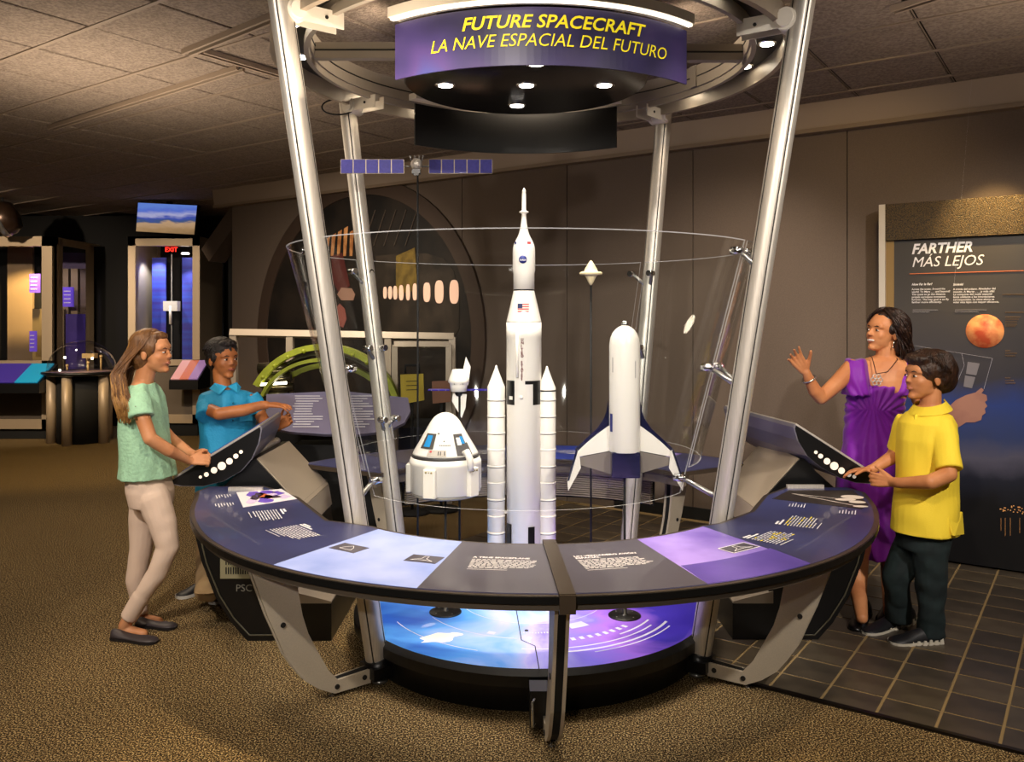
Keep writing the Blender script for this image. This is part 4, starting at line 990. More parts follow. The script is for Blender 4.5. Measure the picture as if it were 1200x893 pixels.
# ------------------------------------------------------------------ airliner mural and its display on the back wall
def WPX(px, py, off=0):
    d = Vector(((px - 600) / F, 1, -(py - HY) / F)); o = Vector((0, 0, CH)); t_ = (WP(0, 0, -off) - o).dot(V) / d.dot(V); return o + d * t_
mc = WPX(470, 400); mur = thing('round_mural', 'big dark round mural of an airliner cabin with lit oval windows on the back wall', 'mural', (mc.x, mc.y, 0))
MC = -5.22; MZ = 1.42; MR = 1.50
def disc(r0, r1, off, th_, name, m_, parent, n=64):
    vs = []
    for r_, o_ in ((r0, off), (r1, off), (r1, off - th_), (r0, off - th_)):
        for k in range(n):
            a = 2*PI*k/n; z = MZ + r_ * sin(a); vs.append(WP(MC + r_ * cos(a), max(z, .02), -o_))
    fs = [(i*n+k, i*n+(k+1) % n, ((i+1) % 4)*n+(k+1) % n, ((i+1) % 4)*n+k) for i in range(4) for k in range(n)]
    return MB().add(vs, fs).build(name, m_, parent)
disc(0.001, MR, .02, .02, 'mural_print', mat('mural_dark', '#110d0a', .6, color2='#261e17', nscale=3), mur)
disc(MR, MR + .16, .035, .035, 'mural_rim', mat('mural_rim', '#43342a', .6), mur)
# fuselage shape
def wslab(pts, m_, nm, off=.026, par=mur): return MB().slab([WPX(x, y, off) for x, y in pts], V * .004).build(nm, m_, par)
wslab([(440, 300), (470, 297), (500, 297), (520, 303), (532, 318), (538, 345), (538, 385), (530, 400), (440, 400)], mat('fuselage_print', '#241e18', .5, color2='#3a3027', nscale=5), 'printed_fuselage')
wslab([(464, 300), (486, 290), (489, 340), (464, 345)], mat('olive_print', '#5e4a1c', .6, color2='#7a6226', nscale=12), 'printed_olive_structure', .032)
wn = mat('window_glow', '#f0c0a4', .6, emit=.4)  # emission put into the printed windows so they look brighter
for x, y, wd, h in ((451, 343, 4, 14), (457, 343, 4.4, 15), (463, 343, 4.6, 16), (470, 343, 5.2, 18), (478, 342.5, 4.5, 19), (486, 342, 5, 20), (500, 342.5, 8, 23), (514.5, 342, 10, 27), (532, 342, 10.5, 28)):
    m = MB(); pts = [(x + wd/2 * (abs(cos(a)) ** .7) * (1 if cos(a) > 0 else -1), y + h/2 * (abs(sin(a)) ** .7) * (1 if sin(a) > 0 else -1)) for a in [2*PI*k/24 for k in range(24)]]
    m.slab([WPX(a, b, .034) for a, b in pts], V * .006); m.build('oval_window', wn, mur)
for i in range(7):
    x = 382 + i * 7; wslab([(x, 268 + abs(3 - i) * 4), (x + 4.6, 265 + abs(3 - i) * 4), (x + 1 + i * .4, 300), (x - 2 + i * .4, 300)], mat('orange_rib', '#d89a60', .5, color2='#a86a3c', nscale=10), 'orange_rib', .034)
m = MB()
for x in (440, 452, 464, 476, 489): m.bar(WPX(x, 246, .034), WPX(x - 14, 288, .034), .004, .012, up=-V)
m.build('pale_streak', mat('streak_print', '#5c5046', .5), mur)
wslab([(388, 300), (401, 296), (410, 335), (398, 345), (390, 330)], mat('maroon_print', '#5a2622', .6), 'printed_maroon_shape', .034)
wslab([(395, 345), (400, 337), (412, 338), (416, 345), (414, 352), (400, 352)], mat('pink_print', '#a8806c', .6), 'printed_pale_shape', .036)
wslab([(392, 362), (398, 356), (404, 362), (406, 374), (402, 384), (394, 380)], mat('pink_ring_print', '#9c5a50', .6), 'printed_round_shape', .036)

# engine cowling display: white frame, lime ribs, metal tubes
FY = 7.6
def E(px, py, Y=FY): return P(px, py, Y)
ec_ = thing('engine_display', 'cutaway engine cowling with lime green arched ribs in a pale metal frame', 'engine display', E(400, 600) * 1)
ec_.location.z = 0; WL[ec_.name] = Vector((E(400, 0).x, FY, 0)); ec_.location = WL[ec_.name]
def fbar(a, b, w_=.06, nm='frame_bar'): MB().bar(a, b, w_, w_, up=(.01, .3, .9)).build(nm, M_frame, ec_)
fbar(E(270, 390), E(532, 395)); fbar(E(274, 390), (E(274, 0).x, FY, 0)); fbar(E(340, 391), (E(340, 0).x, FY, 0)); fbar(E(530, 395), (E(530, 0).x, FY, 0))
fbar(E(455, 393), (E(455, 0).x, FY, 0)); fbar(E(462, 404, 7.3), E(527, 404, 7.3), .05); fbar(E(463, 404, 7.3), (E(463, 0, 7.3).x, 7.3, 0), .05); fbar(E(526, 404, 7.3), (E(526, 0, 7.3).x, 7.3, 0), .05)
lime = mat('lime_primer', '#8f9a28', .45, color2='#a6b030', nscale=9)
def arch(cx, cy, rx, ry, a0, a1, Y, wd, dp, mt, nm):
    n = 20; A = []; B = []
    for i in range(n + 1):
        a = R(a0 + (a1 - a0) * i / n); A.append(E(cx + rx * cos(a), cy - ry * sin(a), Y)); B.append(E(cx + (rx - wd) * cos(a), cy - (ry - wd) * sin(a), Y))
    m = MB(); vs = []
    for p, q in zip(A, B): vs += [p, q, q + Vector((0, dp, 0)), p + Vector((0, dp, 0))]
    fs = []
    for i in range(n):
        o = i*4; q = o+4; fs += [(o, q, q+1, o+1), (o+1, q+1, q+2, o+2), (o+2, q+2, q+3, o+3), (o+3, q+3, q, o)]
    fs += [(0, 1, 2, 3), (n*4+3, n*4+2, n*4+1, n*4)]
    return m.add(vs, fs).build(nm, mt, ec_)
o1 = arch(378, 490, 92, 87, 8, 153, 7.0, 7, .12, lime, 'lime_rib'); o2 = arch(385, 500, 82, 75, 20, 140, 7.3, 6, .10, lime, 'lime_rib')
o3 = arch(376, 486, 76, 66, 70, 160, 6.9, 4, .10, lime, 'lime_rib')
arch(380, 495, 88, 82, 10, 150, 7.12, 3, .5, mat('olive_skin', '#3b3a1c', .4), 'cowling_skin')
st = MB()
for k in range(9):
    a = R(40 + k * 13); p = E(378 + 86 * cos(a), 490 - 81 * sin(a), 6.98); st.sphere(p, .018, 8)
st.build('rivet_cap', lime, o1)
for y, r_, dx in ((432, .05, 0), (443, .045, 3), (455, .035, 6), (466, .05, 0)):
    MB().tube([E(303 + dx, y, 7.15), E(338 + dx, y - 1.5, 7.15)], r_, 14).build('metal_tube', mat('oily_metal', '#6a6350', .25, .9), ec_)
MB().tube([E(300, 451, 7.05), E(336, 448.5, 7.05)], .012, 10).build('lamp_tube', mat('lamp_tube', '#fff2cc', .3, emit=6), ec_)
MB().box(E(400, 520, 7.5) + Vector((0, .3, -.1)), (1.9, .7, .5)).build('plinth', M_blackm, ec_)
# tilted text panel in front of the engine
tp = thing('text_lectern', 'tilted grey lavender text panel behind the blue shirt boy', 'text panel', (P(400, 0, 6.35).x, 6.35, 0))
pts = [P(312, 462, 6.5), P(400, 458, 6.5), P(478, 466, 6.5), P(481, 482, 6.3), P(474, 495, 6.2), P(455, 505, 6.1), P(420, 509, 6.05), P(380, 509, 6.05), P(340, 506, 6.05), P(312, 500, 6.1)]
tpb = MB().slab(pts, (0, .03, -.02)).build('panel', mat('lavender_panel', '#7d7894', .45), tp)
m = MB(); random.seed(5)
for i in range(13):
    y = 464 + i * 3
    for bx in (345, 405):
        a = P(bx + random.uniform(-2, 2), y, 6.5 - i * .033 - .02); b = P(bx + 26 + random.uniform(-8, 8), y, 6.5 - i * .033 - .02); m.bar(a, b, .004, .006)
m.build('printed_text', M_txt, tpb)
MB().box((P(400, 0, 6.35).x, 6.42, .33), (.7, .25, .66)).build('pedestal', M_blackm, tp)
# yellow notice
ys = thing('yellow_sign', 'yellow notice card with black handle standing behind the rear left pole', 'sign', (P(484, 0, 6.9).x, 6.9, 0))
MB().slab([P(469, 439, 6.9), P(496, 438, 6.9), P(497, 469, 6.9), P(470, 474, 6.9)], (0, .02, 0)).build('card', mat('yellow_card', '#a8921c', .6), ys)
m = MB(); m.tube([P(475, 438, 6.91), P(475, 428, 6.91), P(491, 428, 6.91), P(491, 438, 6.91)], .012, 8); m.build('handle', M_blackm, ys)
MB().tube([P(483, 470, 6.93), (P(483, 0, 6.93).x, 6.93, .02)], .012, 8).lathe([(.15, 0), (.15, .02), (.02, .03)], (P(483, 0, 6.93).x, 6.93, 0), 20).build('stand_pole', M_blackm, ys)
m = MB()
for y in (447, 452, 457): m.bar(P(476, y, 6.895), P(490, y - .5, 6.895), .002, .006)
m.build('card_text', M_blackm, ys)
os_ = thing('orange_sign', 'dull orange notice card on a dark stand, next to the yellow card', 'sign', (P(518, 0, 7.0).x, 7.0, 0))
MB().slab([P(506, 447, 7.0), P(528, 446, 7.0), P(528, 471, 7.0), P(507, 473, 7.0)], (0, .02, 0)).build('card', mat('orange_card', '#70462c', .6), os_)
MB().tube([P(517, 470, 7.03), (P(517, 0, 7.03).x, 7.03, .02)], .012, 8).lathe([(.15, 0), (.15, .02), (.02, .03)], (P(517, 0, 7.03).x, 7.03, 0), 20).build('stand_pole', M_blackm, os_)

# ------------------------------------------------------------------ far cases on the left
M_case = mat('case_frame', '#b09c82', .45, .25)
M_cglass = glassmat('case_glass', .03, .3, (.9, .9, .92, 1))
def mbox(a, b):  # axis box between corners
    return MB().box(((a[0]+b[0])/2, (a[1]+b[1])/2, (a[2]+b[2])/2), (abs(a[0]-b[0]), abs(a[1]-b[1]), abs(a[2]-b[2])))
def PX(px, Y): return (px - 600) / F * Y
def PZ(py, Y): return CH - (py - HY) / F * Y
# tall case
TY = 11.5; x0, x1 = PX(150, TY), PX(234, TY); zt_ = PZ(277, TY); dpt = 1.0
tc_ = thing('tall_display_case', 'tall glass case with pale frame and blue backdrops, behind the girl and blue shirt boy', 'display case', ((x0+x1)/2, TY + .5, 0))
fm = .10
for xa in (x0, x1 - fm): mbox((xa, TY, .18), (xa + fm, TY + .1, zt_)).build('front_post', M_case, tc_)
mbox((x0, TY, zt_ - .13), (x1, TY + .1, zt_)).build('top_rail', M_case, tc_)
mbox((x0, TY, PZ(425, TY) - .04), (x1, TY + .1, PZ(425, TY) + .04)).build('middle_rail', M_case, tc_)
mbox((x0, TY, .18), (x1, TY + .1, .30)).build('bottom_rail', M_case, tc_)
mbox((x0 + fm, TY + .04, .3), (x1 - fm, TY + .06, PZ(430, TY))).build('lower_panel', mat('grey_brown_panel', '#574c40', .7), tc_)
mbox((x0 + .05, TY + .05, 0), (x1 - .05, TY + dpt, .18)).build('plinth', M_blackm, tc_)
mbox((x0, TY + dpt - .05, .18), (x1, TY + dpt, zt_)).build('case_back', M_blackm, tc_)
mbox((x0, TY, zt_ - .03), (x1, TY + dpt, zt_)).build('case_top', M_case, tc_)
xs = PX(136, TY + dpt)
for ya in (TY + dpt - .1,): mbox((x0 - .02, ya, .18), (x0 + .05, ya + .1, zt_)).build('side_post', M_case, tc_)
mbox((x0, TY + .1, .18), (x0 + .03, TY + dpt - .1, zt_ - .03)).build('side_panel', M_case, tc_)
mbox((x1 - .03, TY + .1, .18), (x1, TY + dpt - .1, zt_ - .03)).build('side_panel', M_case, tc_)
mbox((x0 + fm, TY + .045, PZ(425, TY)), (x1 - fm, TY + .055, zt_ - .13)).build('case_glass', M_cglass, tc_)
bl = mat('blue_backdrop', '#2f4fc0', .6, color2='#3a2a8e', nscale=1, stretch=(.1, .1, 9))
for a, b in ((158, 175), (195, 214)):
    mbox((PX(a, TY), TY + .55, .9), (PX(b, TY), TY + .58, zt_ - .25)).build('blue_backdrop', bl, tc_)
cd = MB().tube([(PX(220, TY), TY + .5, .9), (PX(220, TY), TY + .5, zt_ - .3)], .07, 16); co_ = cd.build('ribbed_hose', M_case, tc_)
rb = MB()
for k in range(24): z = 1.0 + k * .06; rb.lathe([(.07, z), (.085, z + .01), (.085, z + .03), (.07, z + .04)], (PX(220, TY), TY + .5, 0), 14)
rb.build('hose_rib', M_case, co_)
MB().box((PX(184, TY), TY + .5, PZ(358, TY)), (.2, .12, .14)).tube([(PX(184, TY), TY + .45, PZ(358, TY)), (PX(184, TY), TY + .45, PZ(380, TY))], .02, 8).build('white_instrument', M_white, tc_)
mbox((PX(183, TY), TY + .5, 1.0), (PX(184.4, TY), TY + .51, zt_ - .2)).build('centre_rod', M_steel, tc_)
MB().lathe([(0, 0), (.05, 0), (.05, .02), (0, .02)], (PX(204, TY), TY + .4, PZ(298, TY + .4)), 16).build('case_lamp', mat('case_lamp', '#fff4e0', .4, emit=20), tc_)
spot((PX(166, TY), TY + .3, zt_ - .16), (PX(166, TY), TY + .56, 1.8), 60, 80, (.8, .88, 1), .02)
spot((PX(206, TY), TY + .3, zt_ - .24), (PX(206, TY), TY + .56, 1.4), 30, 80, (1, .92, .8), .02)
m = MB(); put_text(m, 'EXIT', (PX(189, TY), TY + .12, PZ(294, TY)), (1, 0, 0), (0, 0, 1), .085, bold=.02); m.build('red_lit_letters', mat('red_lit', '#ff2a1c', .4, emit=3), tc_)
# info desk on its front
def desk(x0, x1, Y, yt, yb, root, cols):
    zt2, zb = PZ(yt, Y), PZ(yb, Y)
    m = MB(); m.slab([(x0, Y, zb), (x0, Y + .0, zb - .12), (x0, Y + .45, zb - .12), (x0, Y + .45, zt2)], (x1 - x0, 0, 0)); m.build('desk_body', M_black, root)
    n = len(cols)
    for i, cname in enumerate(cols):
        xa = x0 + (x1 - x0) * (.04 + .92 * i / n); xb = x0 + (x1 - x0) * (.04 + .92 * (i + 1) / n)
        m = MB(); m.slab([(xa, Y + .02, zb + .01), (xb, Y + .02, zb + .01), (xb, Y + .42, zt2 - .01), (xa, Y + .42, zt2 - .01)], (0, -.012, .012)); m.build('desk_print', mat('desk_' + cname[1:], cname, .4, emit=.5), root)
dk1 = thing('desk_panel', 'sunset coloured sloping info panel on the front of the tall case', 'info panel', (PX(212, 11.05), 11.05, PZ(455, 11.05)))
desk(PX(198, 11.05), PX(232, 11.05), 11.05, 424, 446, dk1, ['#c08a86', '#b0624a', '#8a6a9a'])
# monitor above
mo = thing('wall_monitor', 'monitor showing a desert airfield, mounted above the tall case', 'monitor', P(194, 272, 11.2))
q = [P(158.5, 271.5, 11.2), P(228.5, 275.5, 11.2), P(232, 240.5, 11.0), P(161, 237, 11.0)]
MB().slab(q, (0, .08, .01)).build('monitor_case', M_black, mo)
def screenm():
    m = mat('screen_picture', '#4a6ab0', .3); nt = m.node_tree; b = nt.nodes['Principled BSDF']; lk = nt.links.new
    tc = nt.nodes.new('ShaderNodeTexCoord'); sx = nt.nodes.new('ShaderNodeSeparateXYZ'); lk(tc.outputs['Generated'], sx.inputs[0])
    n = nt.nodes.new('ShaderNodeTexNoise'); n.inputs['Scale'].default_value = 5; lk(tc.outputs['Generated'], n.inputs['Vector'])
    ad = nt.nodes.new('ShaderNodeMath'); ad.operation = 'MULTIPLY_ADD'; ad.inputs[1].default_value = .28; lk(n.outputs['Fac'], ad.inputs[0]); lk(sx.outputs['Z'], ad.inputs[2])
    cr = nt.nodes.new('ShaderNodeValToRGB'); e = cr.color_ramp.elements; e[0].position = 0; e[0].color = hexc('#5c4630'); e[1].position = 1; e[1].color = hexc('#5a7ac8')
    for p_, c_ in ((.3, '#9a7a54'), (.5, '#b09070'), (.56, '#3c5078'), (.66, '#3a4aa0'), (.76, '#a0a0c4'), (.9, '#5068c0')): x = e.new(p_); x.color = hexc(c_)
    lk(ad.outputs[0], cr.inputs[0]); lk(cr.outputs[0], b.inputs['Emission Color']); b.inputs['Emission Strength'].default_value = .9; b.inputs['Base Color'].default_value = (.01, .01, .01, 1); return m
cq = sum(q, Vector()) / 4
MB().slab([cq + (p - cq) * .97 + Vector((0, -.004, 0)) for p in q], (0, .003, 0)).build('screen', screenm(), mo)
MB().bar(cq + Vector((0, .1, 0)), cq + Vector((0, .1, .7)), .06, .06, up=(0, 1, 0)).bar(cq + Vector((0, .05, 0)), cq + Vector((0, .13, 0)), .1, .1).build('ceiling_mount', M_blackm, mo)
# large case at far left
LY = 11.2; lx1 = PX(61, LY); lx0 = PX(-60, LY); lz = PZ(277, LY)
lc = thing('large_display_case', 'large glass case with pale frame and violet cards at the far left', 'display case', ((lx0 + lx1) / 2, LY + .6, 0))
for xa in (lx1 - .14, lx0): mbox((xa, LY, .14), (xa + .14, LY + .12, lz)).build('front_post', M_case, lc)
mbox((lx0, LY, lz - .13), (lx1, LY + .1, lz)).build('top_rail', M_case, lc)
mbox((lx0, LY, PZ(427, LY) - .04), (lx1, LY + .1, PZ(427, LY) + .05)).build('middle_rail', M_case, lc)
mbox((lx0, LY, .14), (lx1, LY + .1, .27)).build('bottom_rail', M_case, lc)
mbox((lx0, LY + .05, 0), (lx1, LY + 1.4, .14)).build('plinth', M_blackm, lc)
# angled side
sA = Vector((lx1, LY + .05, 0)); sB = Vector((PX(106, 12.3), 12.3, 0))
def sbar(z0, z1, a=0, b=1, off=0, th_=.1): 
    p = sA.lerp(sB, a); q2 = sA.lerp(sB, b); return MB().slab([p + Vector((0, 0, z0)), q2 + Vector((0, 0, z0)), q2 + Vector((0, 0, z1)), p + Vector((0, 0, z1))], (0, th_, 0))
sbar(lz - .10, lz).build('side_top_rail', M_case, lc); sbar(.14, .25).build('side_bottom_rail', M_case, lc); sbar(.14, lz, .86, 1).build('side_post', M_case, lc); sbar(.14, lz, 0, .12).build('side_post', M_case, lc)
sbar(.25, lz - .1, .1, .9, th_=.006).build('side_glass', M_cglass, lc)
mbox((lx0 + .1, LY + .04, .9), (lx1 - .1, LY + .05, lz - .1)).build('case_glass', M_cglass, lc)
mbox((lx0, LY + 1.3, .14), (PX(38, LY + 1.3), LY + 1.35, lz)).build('case_back', mat('case_lining', '#9a8466', .9), lc)
mbox((lx0, LY + .02, lz - .02), (lx1, LY + 1.3, lz)).build('case_top', M_case, lc)
mbox((lx0 + .1, LY + .03, .27), (lx1 - .1, LY + .05, .85)).build('lower_panel', mat('case_lower', '#4a4036', .7), lc)
MB().slab([(PX(64, 12.35), 12.35, 1.9), (PX(104, 12.45), 12.45, 1.9), (PX(104, 12.45), 12.45, 2.6), (PX(64, 12.35), 12.35, 2.6)], (0, .02, 0)).build('violet_backdrop', mat('violet_backdrop', '#4a3a6a', .6), lc)
for k in range(4):
    x = PX(61 + k * 11, 12.2); mbox((x, 12.2, 1.0), (x + .10, 12.26, 2.35)).build('wooden_slat', mat('pale_slat', '#8a7858', .6), lc)
cardm = mat('violet_card', '#6a4cc8', .5, emit=.45)
for i, (px, py, w_, h_, Y) in enumerate(((41, 332, 12, 22, 12.0), (80, 348, 13, 23, 12.0), (61, 382, 9, 26, 11.9), (39, 400, 8, 24, 11.9))):
    c = P(px, py, Y); cd_ = MB().box(c, (w_ * Y / F, .02, h_ * Y / F)).build('label_card', cardm, lc)
    m = MB()
    for k in range(4): m.box(c + Vector((-.01, -.012, (k - 1.5) * .055)), (w_ * Y / F * .6, .004, .012))
    m.build('card_text', M_txt, cd_)
mbox((PX(38, 12.1), 12.1, .6), (PX(75, 12.1), 12.14, PZ(362, 12.1))).build('olive_board', mat('olive_board', '#7a6a44', .7), lc)
mbox((PX(76, 12.15), 12.15, .5), (PX(100, 12.15), 12.19, PZ(368, 12.15))).build('violet_lit_panel', mat('violet_lit', '#3c2a70', .6, emit=.15), lc)
spot((lx0 + .9, LY + .6, lz - .05), (PX(15, 12.5), 12.5, 1.3), 340, 70, GOLD, .03)
spot((PX(70, 11.9), 11.6, lz - .05), (PX(75, 12), 12.2, 1.4), 18, 80, (.8, .7, 1), .03)
dk2 = thing('desk_panel', 'violet and turquoise sloping info panel on the front of the large left case', 'info panel', (PX(15, 10.7), 10.7, PZ(460, 10.7)))
desk(PX(-40, 10.7), PX(46, 10.7), 10.7, 428, 450, dk2, ['#3a2a7a', '#3a2a7a', '#1c86a8'])
# dome table
dt = thing('dome_table', 'small table with a clear dome and pale legs beside the large left case', 'dome table', (PX(96.5, 11.0), 11.0, 0))
dc = Vector((PX(96.5, 11.0), 11.0, 0)); kt = 11.0 / F
MB().lathe([(.44, .88), (.48, .90), (.48, .925), (.44, .93), (0, .93)], dc, 40).build('table_top', M_black, dt)
MB().lathe([(0, .93), (.42, .93), (.42, .935), (0, .935)], dc, 40).build('violet_disc', mat('violet_disc', '#6a5a86', .4, color2='#a88a70', nscale=3), dt)
MB().lathe([(.42, .935)] + [(.42 * cos(a), .935 + .40 * sin(a)) for a in [k * PI / 24 for k in range(1, 12)]] + [(0.001, 1.335)], dc, 40).build('clear_dome', glassmat('dome_glass', .10, .75), dt)
MB().lathe([(.30, .0), (.30, .88)], dc, 32).build('drum', M_blackm, dt)
for a in (-92, -20, -160, 60, 120):
    p = dc + Vector((.36 * cos(R(a)), .36 * sin(R(a)), 0)); MB().lathe([(.062, 0), (.062, .88)], p, 18).build('leg', M_case, dt)
m = MB()
for k, (dx, dy) in enumerate(((-.2, 0), (.1, -.05), (.02, .1), (.22, .05))): m.tube([dc + Vector((dx, dy, .935)), dc + Vector((dx, dy, .935 + .05 + .04 * k))], .012, 6); m.sphere(dc + Vector((dx, dy, 1.0 + .04 * k)), .022, 8)
m.box(dc + Vector((.10, 0, 1.13)), (.16, .10, .06)); m.build('small_specimens', mat('gold_specimen', '#b89a6a', .4, .4), dt)
for px_, py_ in ((76, 419), (108, 420), (70, 434)): MB().sphere(P(px_, py_, 10.9), .016, 8).build('dome_sparkle', mat('dome_sparkle', '#fff0d0', .4, emit=14), dt)  # glowing beads stand in for glints on the clear dome
spot((dc.x - .3, 10.6, 2.9), (dc.x, 11.0, .9), 25, 26, WARM, .03)
# dark helmet-like object hanging at far left
hg = thing('hanging_engine_part', 'dark rounded metal object hanging above the large left case', 'hanging part', P(5, 262, 10.8))
c = P(3, 257, 10.8); m = MB(); m.lathe([(0, -.20), (.16, -.17), (.22, -.04), (.22, .09), (.17, .17), (0, .21)], c, 28, axis=(.8, .2, .3)); m.build('shell', mat('dark_bronze', '#3a2a20', .3, .6), hg)
MB().lathe([(.21, -.05), (.235, -.04), (.235, .02), (.21, .03)], c, 28, axis=(.8, .2, .3)).build('rim_band', M_steel, hg); MB().tube([c + Vector((0, 0, .2)), c + Vector((0, 0, CZ - c.z))], .012, 6).build('hanger', M_blackm, hg)
# ------------------------------------------------------------------ people
def cap_prim(mb, a, ra, b, rb, n=16):
    a = Vector(a); b = Vector(b); d = b - a; L = d.length
    if L < 1e-6: return mb.sphere(a, ra, n)
    q = Vector((0, 0, 1)).rotation_difference(d.normalized()); prof = []
    for i in range(6): th = -PI/2 + PI/2 * i / 5; prof.append((ra * cos(th), ra * sin(th)))
    for i in range(6): th = PI/2 * i / 5; prof.append((rb * cos(th), L + rb * sin(th)))
    vs = []
    for r_, z in prof:
        for k in range(n): t = 2*PI*k/n; vs.append(a + q @ Vector((max(r_, 1e-4) * cos(t), max(r_, 1e-4) * sin(t), z)))
    fs = [(i*n+k, i*n+(k+1) % n, (i+1)*n+(k+1) % n, (i+1)*n+k) for i in range(len(prof)-1) for k in range(n)]
    fs += [tuple(range(n-1, -1, -1)), tuple((len(prof)-1)*n + k for k in range(n))]
    return mb.add(vs, fs, True)
def chain(mb, pts, n=16):
    for (a, ra), (b, rb) in zip(pts, pts[1:]): cap_prim(mb, a, ra, b, rb, n)
def loft(mb, rings, n=28):       # rings: centre, axis1 vector, axis2 vector
    vs = []
    for c, e1, e2 in rings:
        for k in range(n): t = 2*PI*k/n; vs.append(Vector(c) + Vector(e1) * cos(t) + Vector(e2) * sin(t))
    fs = [(i*n+k, i*n+(k+1) % n, (i+1)*n+(k+1) % n, (i+1)*n+k) for i in range(len(rings)-1) for k in range(n)]
    fs += [tuple(range(n-1, -1, -1)), tuple((len(rings)-1)*n + k for k in range(n))]
    return mb.add(vs, fs, True)
def blob(mb, name, mt, parent, vox=.006, smooth=3, amp=0, freq=12, zf=.35, fold=None):
    me = bpy.data.meshes.new('tmp'); me.from_pydata(mb.v, [], mb.f); b = bmesh.new(); b.from_mesh(me); bmesh.ops.recalc_face_normals(b, faces=b.faces); b.to_mesh(me); b.free()
    o = bpy.data.objects.new('tmp', me); COL.objects.link(o)
    r = o.modifiers.new('r', 'REMESH'); r.mode = 'VOXEL'; r.voxel_size = vox; r.use_smooth_shade = True
    if smooth: s = o.modifiers.new('s', 'SMOOTH'); s.factor = .5; s.iterations = smooth
    dg = bpy.context.evaluated_depsgraph_get(); ev = o.evaluated_get(dg); nm = bpy.data.meshes.new_from_object(ev)
    bpy.data.objects.remove(o); bpy.data.meshes.remove(me)
    if amp:
        nv = len(nm.vertices); co = np.empty(nv * 3, 'f'); no = np.empty(nv * 3, 'f'); nm.vertices.foreach_get('co', co); nm.vertices.foreach_get('normal', no)
        co = co.reshape(-1, 3); no = no.reshape(-1, 3); dd = np.empty(nv, 'f')
        for i, c_ in enumerate(co.tolist()):
            p = Vector(c_); d = mnoise.noise(Vector((p.x * freq, p.y * freq, p.z * freq * zf)))
            if fold: d += fold(p)
            dd[i] = d
        nm.vertices.foreach_set('co', (co + no * dd[:, None] * amp).ravel())
    wl = WL[parent.name]; nm.transform(Matrix.Translation(-wl)); nm.materials.clear(); nm.materials.append(mt)
    nm.name = name; o = bpy.data.objects.new(name, nm); COL.objects.link(o); o.parent = parent; WL[o.name] = wl
    for p in nm.polygons: p.use_smooth = True
    return o
class Head:
    def __init__(s, c, fwd, H, tilt=0, roll=0):
        s.c = Vector(c); f = Vector((fwd[0], fwd[1], 0)).normalized(); l = Vector((0, 0, 1)).cross(f)
        f2 = f * cos(tilt) + Vector((0, 0, 1)) * sin(tilt); u = f2.cross(l)
        u2 = u * cos(roll) + l * sin(roll); l2 = l * cos(roll) - u * sin(roll)
        s.f, s.l, s.u, s.H = f2, l2, u2, H
        s.M = Matrix((s.f, s.l, s.u)).transposed()
    def p(s, x, y, z): return s.c + (s.f * x + s.l * y + s.u * z) * s.H
    def e(s, mb, x, y, z, r, n=20): mb.sphere(s.p(x, y, z), tuple(a * s.H for a in r), n, s.M)
    def base(s, mb, nose=1.0):
        s.e(mb, -.07, 0, .13, (.43, .345, .37), 28); s.e(mb, .10, 0, -.10, (.27, .27, .36), 24)
        s.e(mb, .17, 0, -.36, (.15, .15, .125)); s.e(mb, .04, 0, -.27, (.25, .235, .16))
        for k in (-1, 1):
            s.e(mb, .20, k * .145, -.12, (.12, .11, .12)); s.e(mb, -.06, k * .335, -.05, (.075, .035, .125)); s.e(mb, .31 + .08 * nose, k * .042, -.125, (.045, .034, .028))
            s.e(mb, .245, k * .12, .08, (.10, .13, .05))
        s.e(mb, .27, 0, .12, (.10, .24, .12))
        cap_prim(mb, s.p(.335, 0, .03), .028 * s.H, s.p(.345 + .085 * nose, 0, -.105), .042 * s.H)
        s.e(mb, .305, 0, -.235, (.062, .11, .06)); s.e(mb, .275, 0, -.42, (.072, .10, .065))
    def face(s, root, brow, lip, smile=False, iris='#3a2516'):
        for k in (-1, 1):
            m = MB(); s.e(m, .322, k * .135, -.005, (.040, .048, .017), 16); ey = m.build('eye', mat('eye_white', '#e8e2da', .2), root)
            m = MB(); s.e(m, .350, k * .139, -.004, (.020, .028, .019), 12); m.build('iris', mat('iris_' + iris[1:], iris, .15), ey)
            m = MB(); m.tube([s.p(.345, k * .085, .018), s.p(.360, k * .137, .025), s.p(.338, k * .18, .012)], [.004 * s.H, .008 * s.H, .004 * s.H], 8); m.build('eyelid', brow, ey)
            m = MB(); m.tube([s.p(.350, k * .06, .078), s.p(.350, k * .13, .098), s.p(.318, k * .19, .080)], [.010 * s.H, .014 * s.H, .006 * s.H], 8); m.build('eyebrow', brow, root)
        if smile:
            m = MB(); s.e(m, .335, 0, -.25, (.045, .105, .034)); m.build('teeth', mat('teeth', '#fbf4ea', .2), root)
            m = MB()
            for z, dz in ((-.222, .0), (-.282, -.02)): m.tube([s.p(.305, -.12, -.228), s.p(.360, -.05, z), s.p(.372, 0, z + dz), s.p(.360, .05, z), s.p(.305, .12, -.228)], [.004*s.H, .010*s.H, .011*s.H, .010*s.H, .004*s.H], 8)
            m.build('lips', lip, root)
        else:
            m = MB()
            for z, r_ in ((-.235, .017), (-.268, .021)): m.tube([s.p(.325, -.09, -.250), s.p(.358, -.04, z), s.p(.364, 0, z - .004), s.p(.358, .04, z), s.p(.325, .09, -.250)], [.005*s.H, r_*s.H*.9, r_*s.H, r_*s.H*.9, .005*s.H], 8)
            m.build('lips', lip, root)
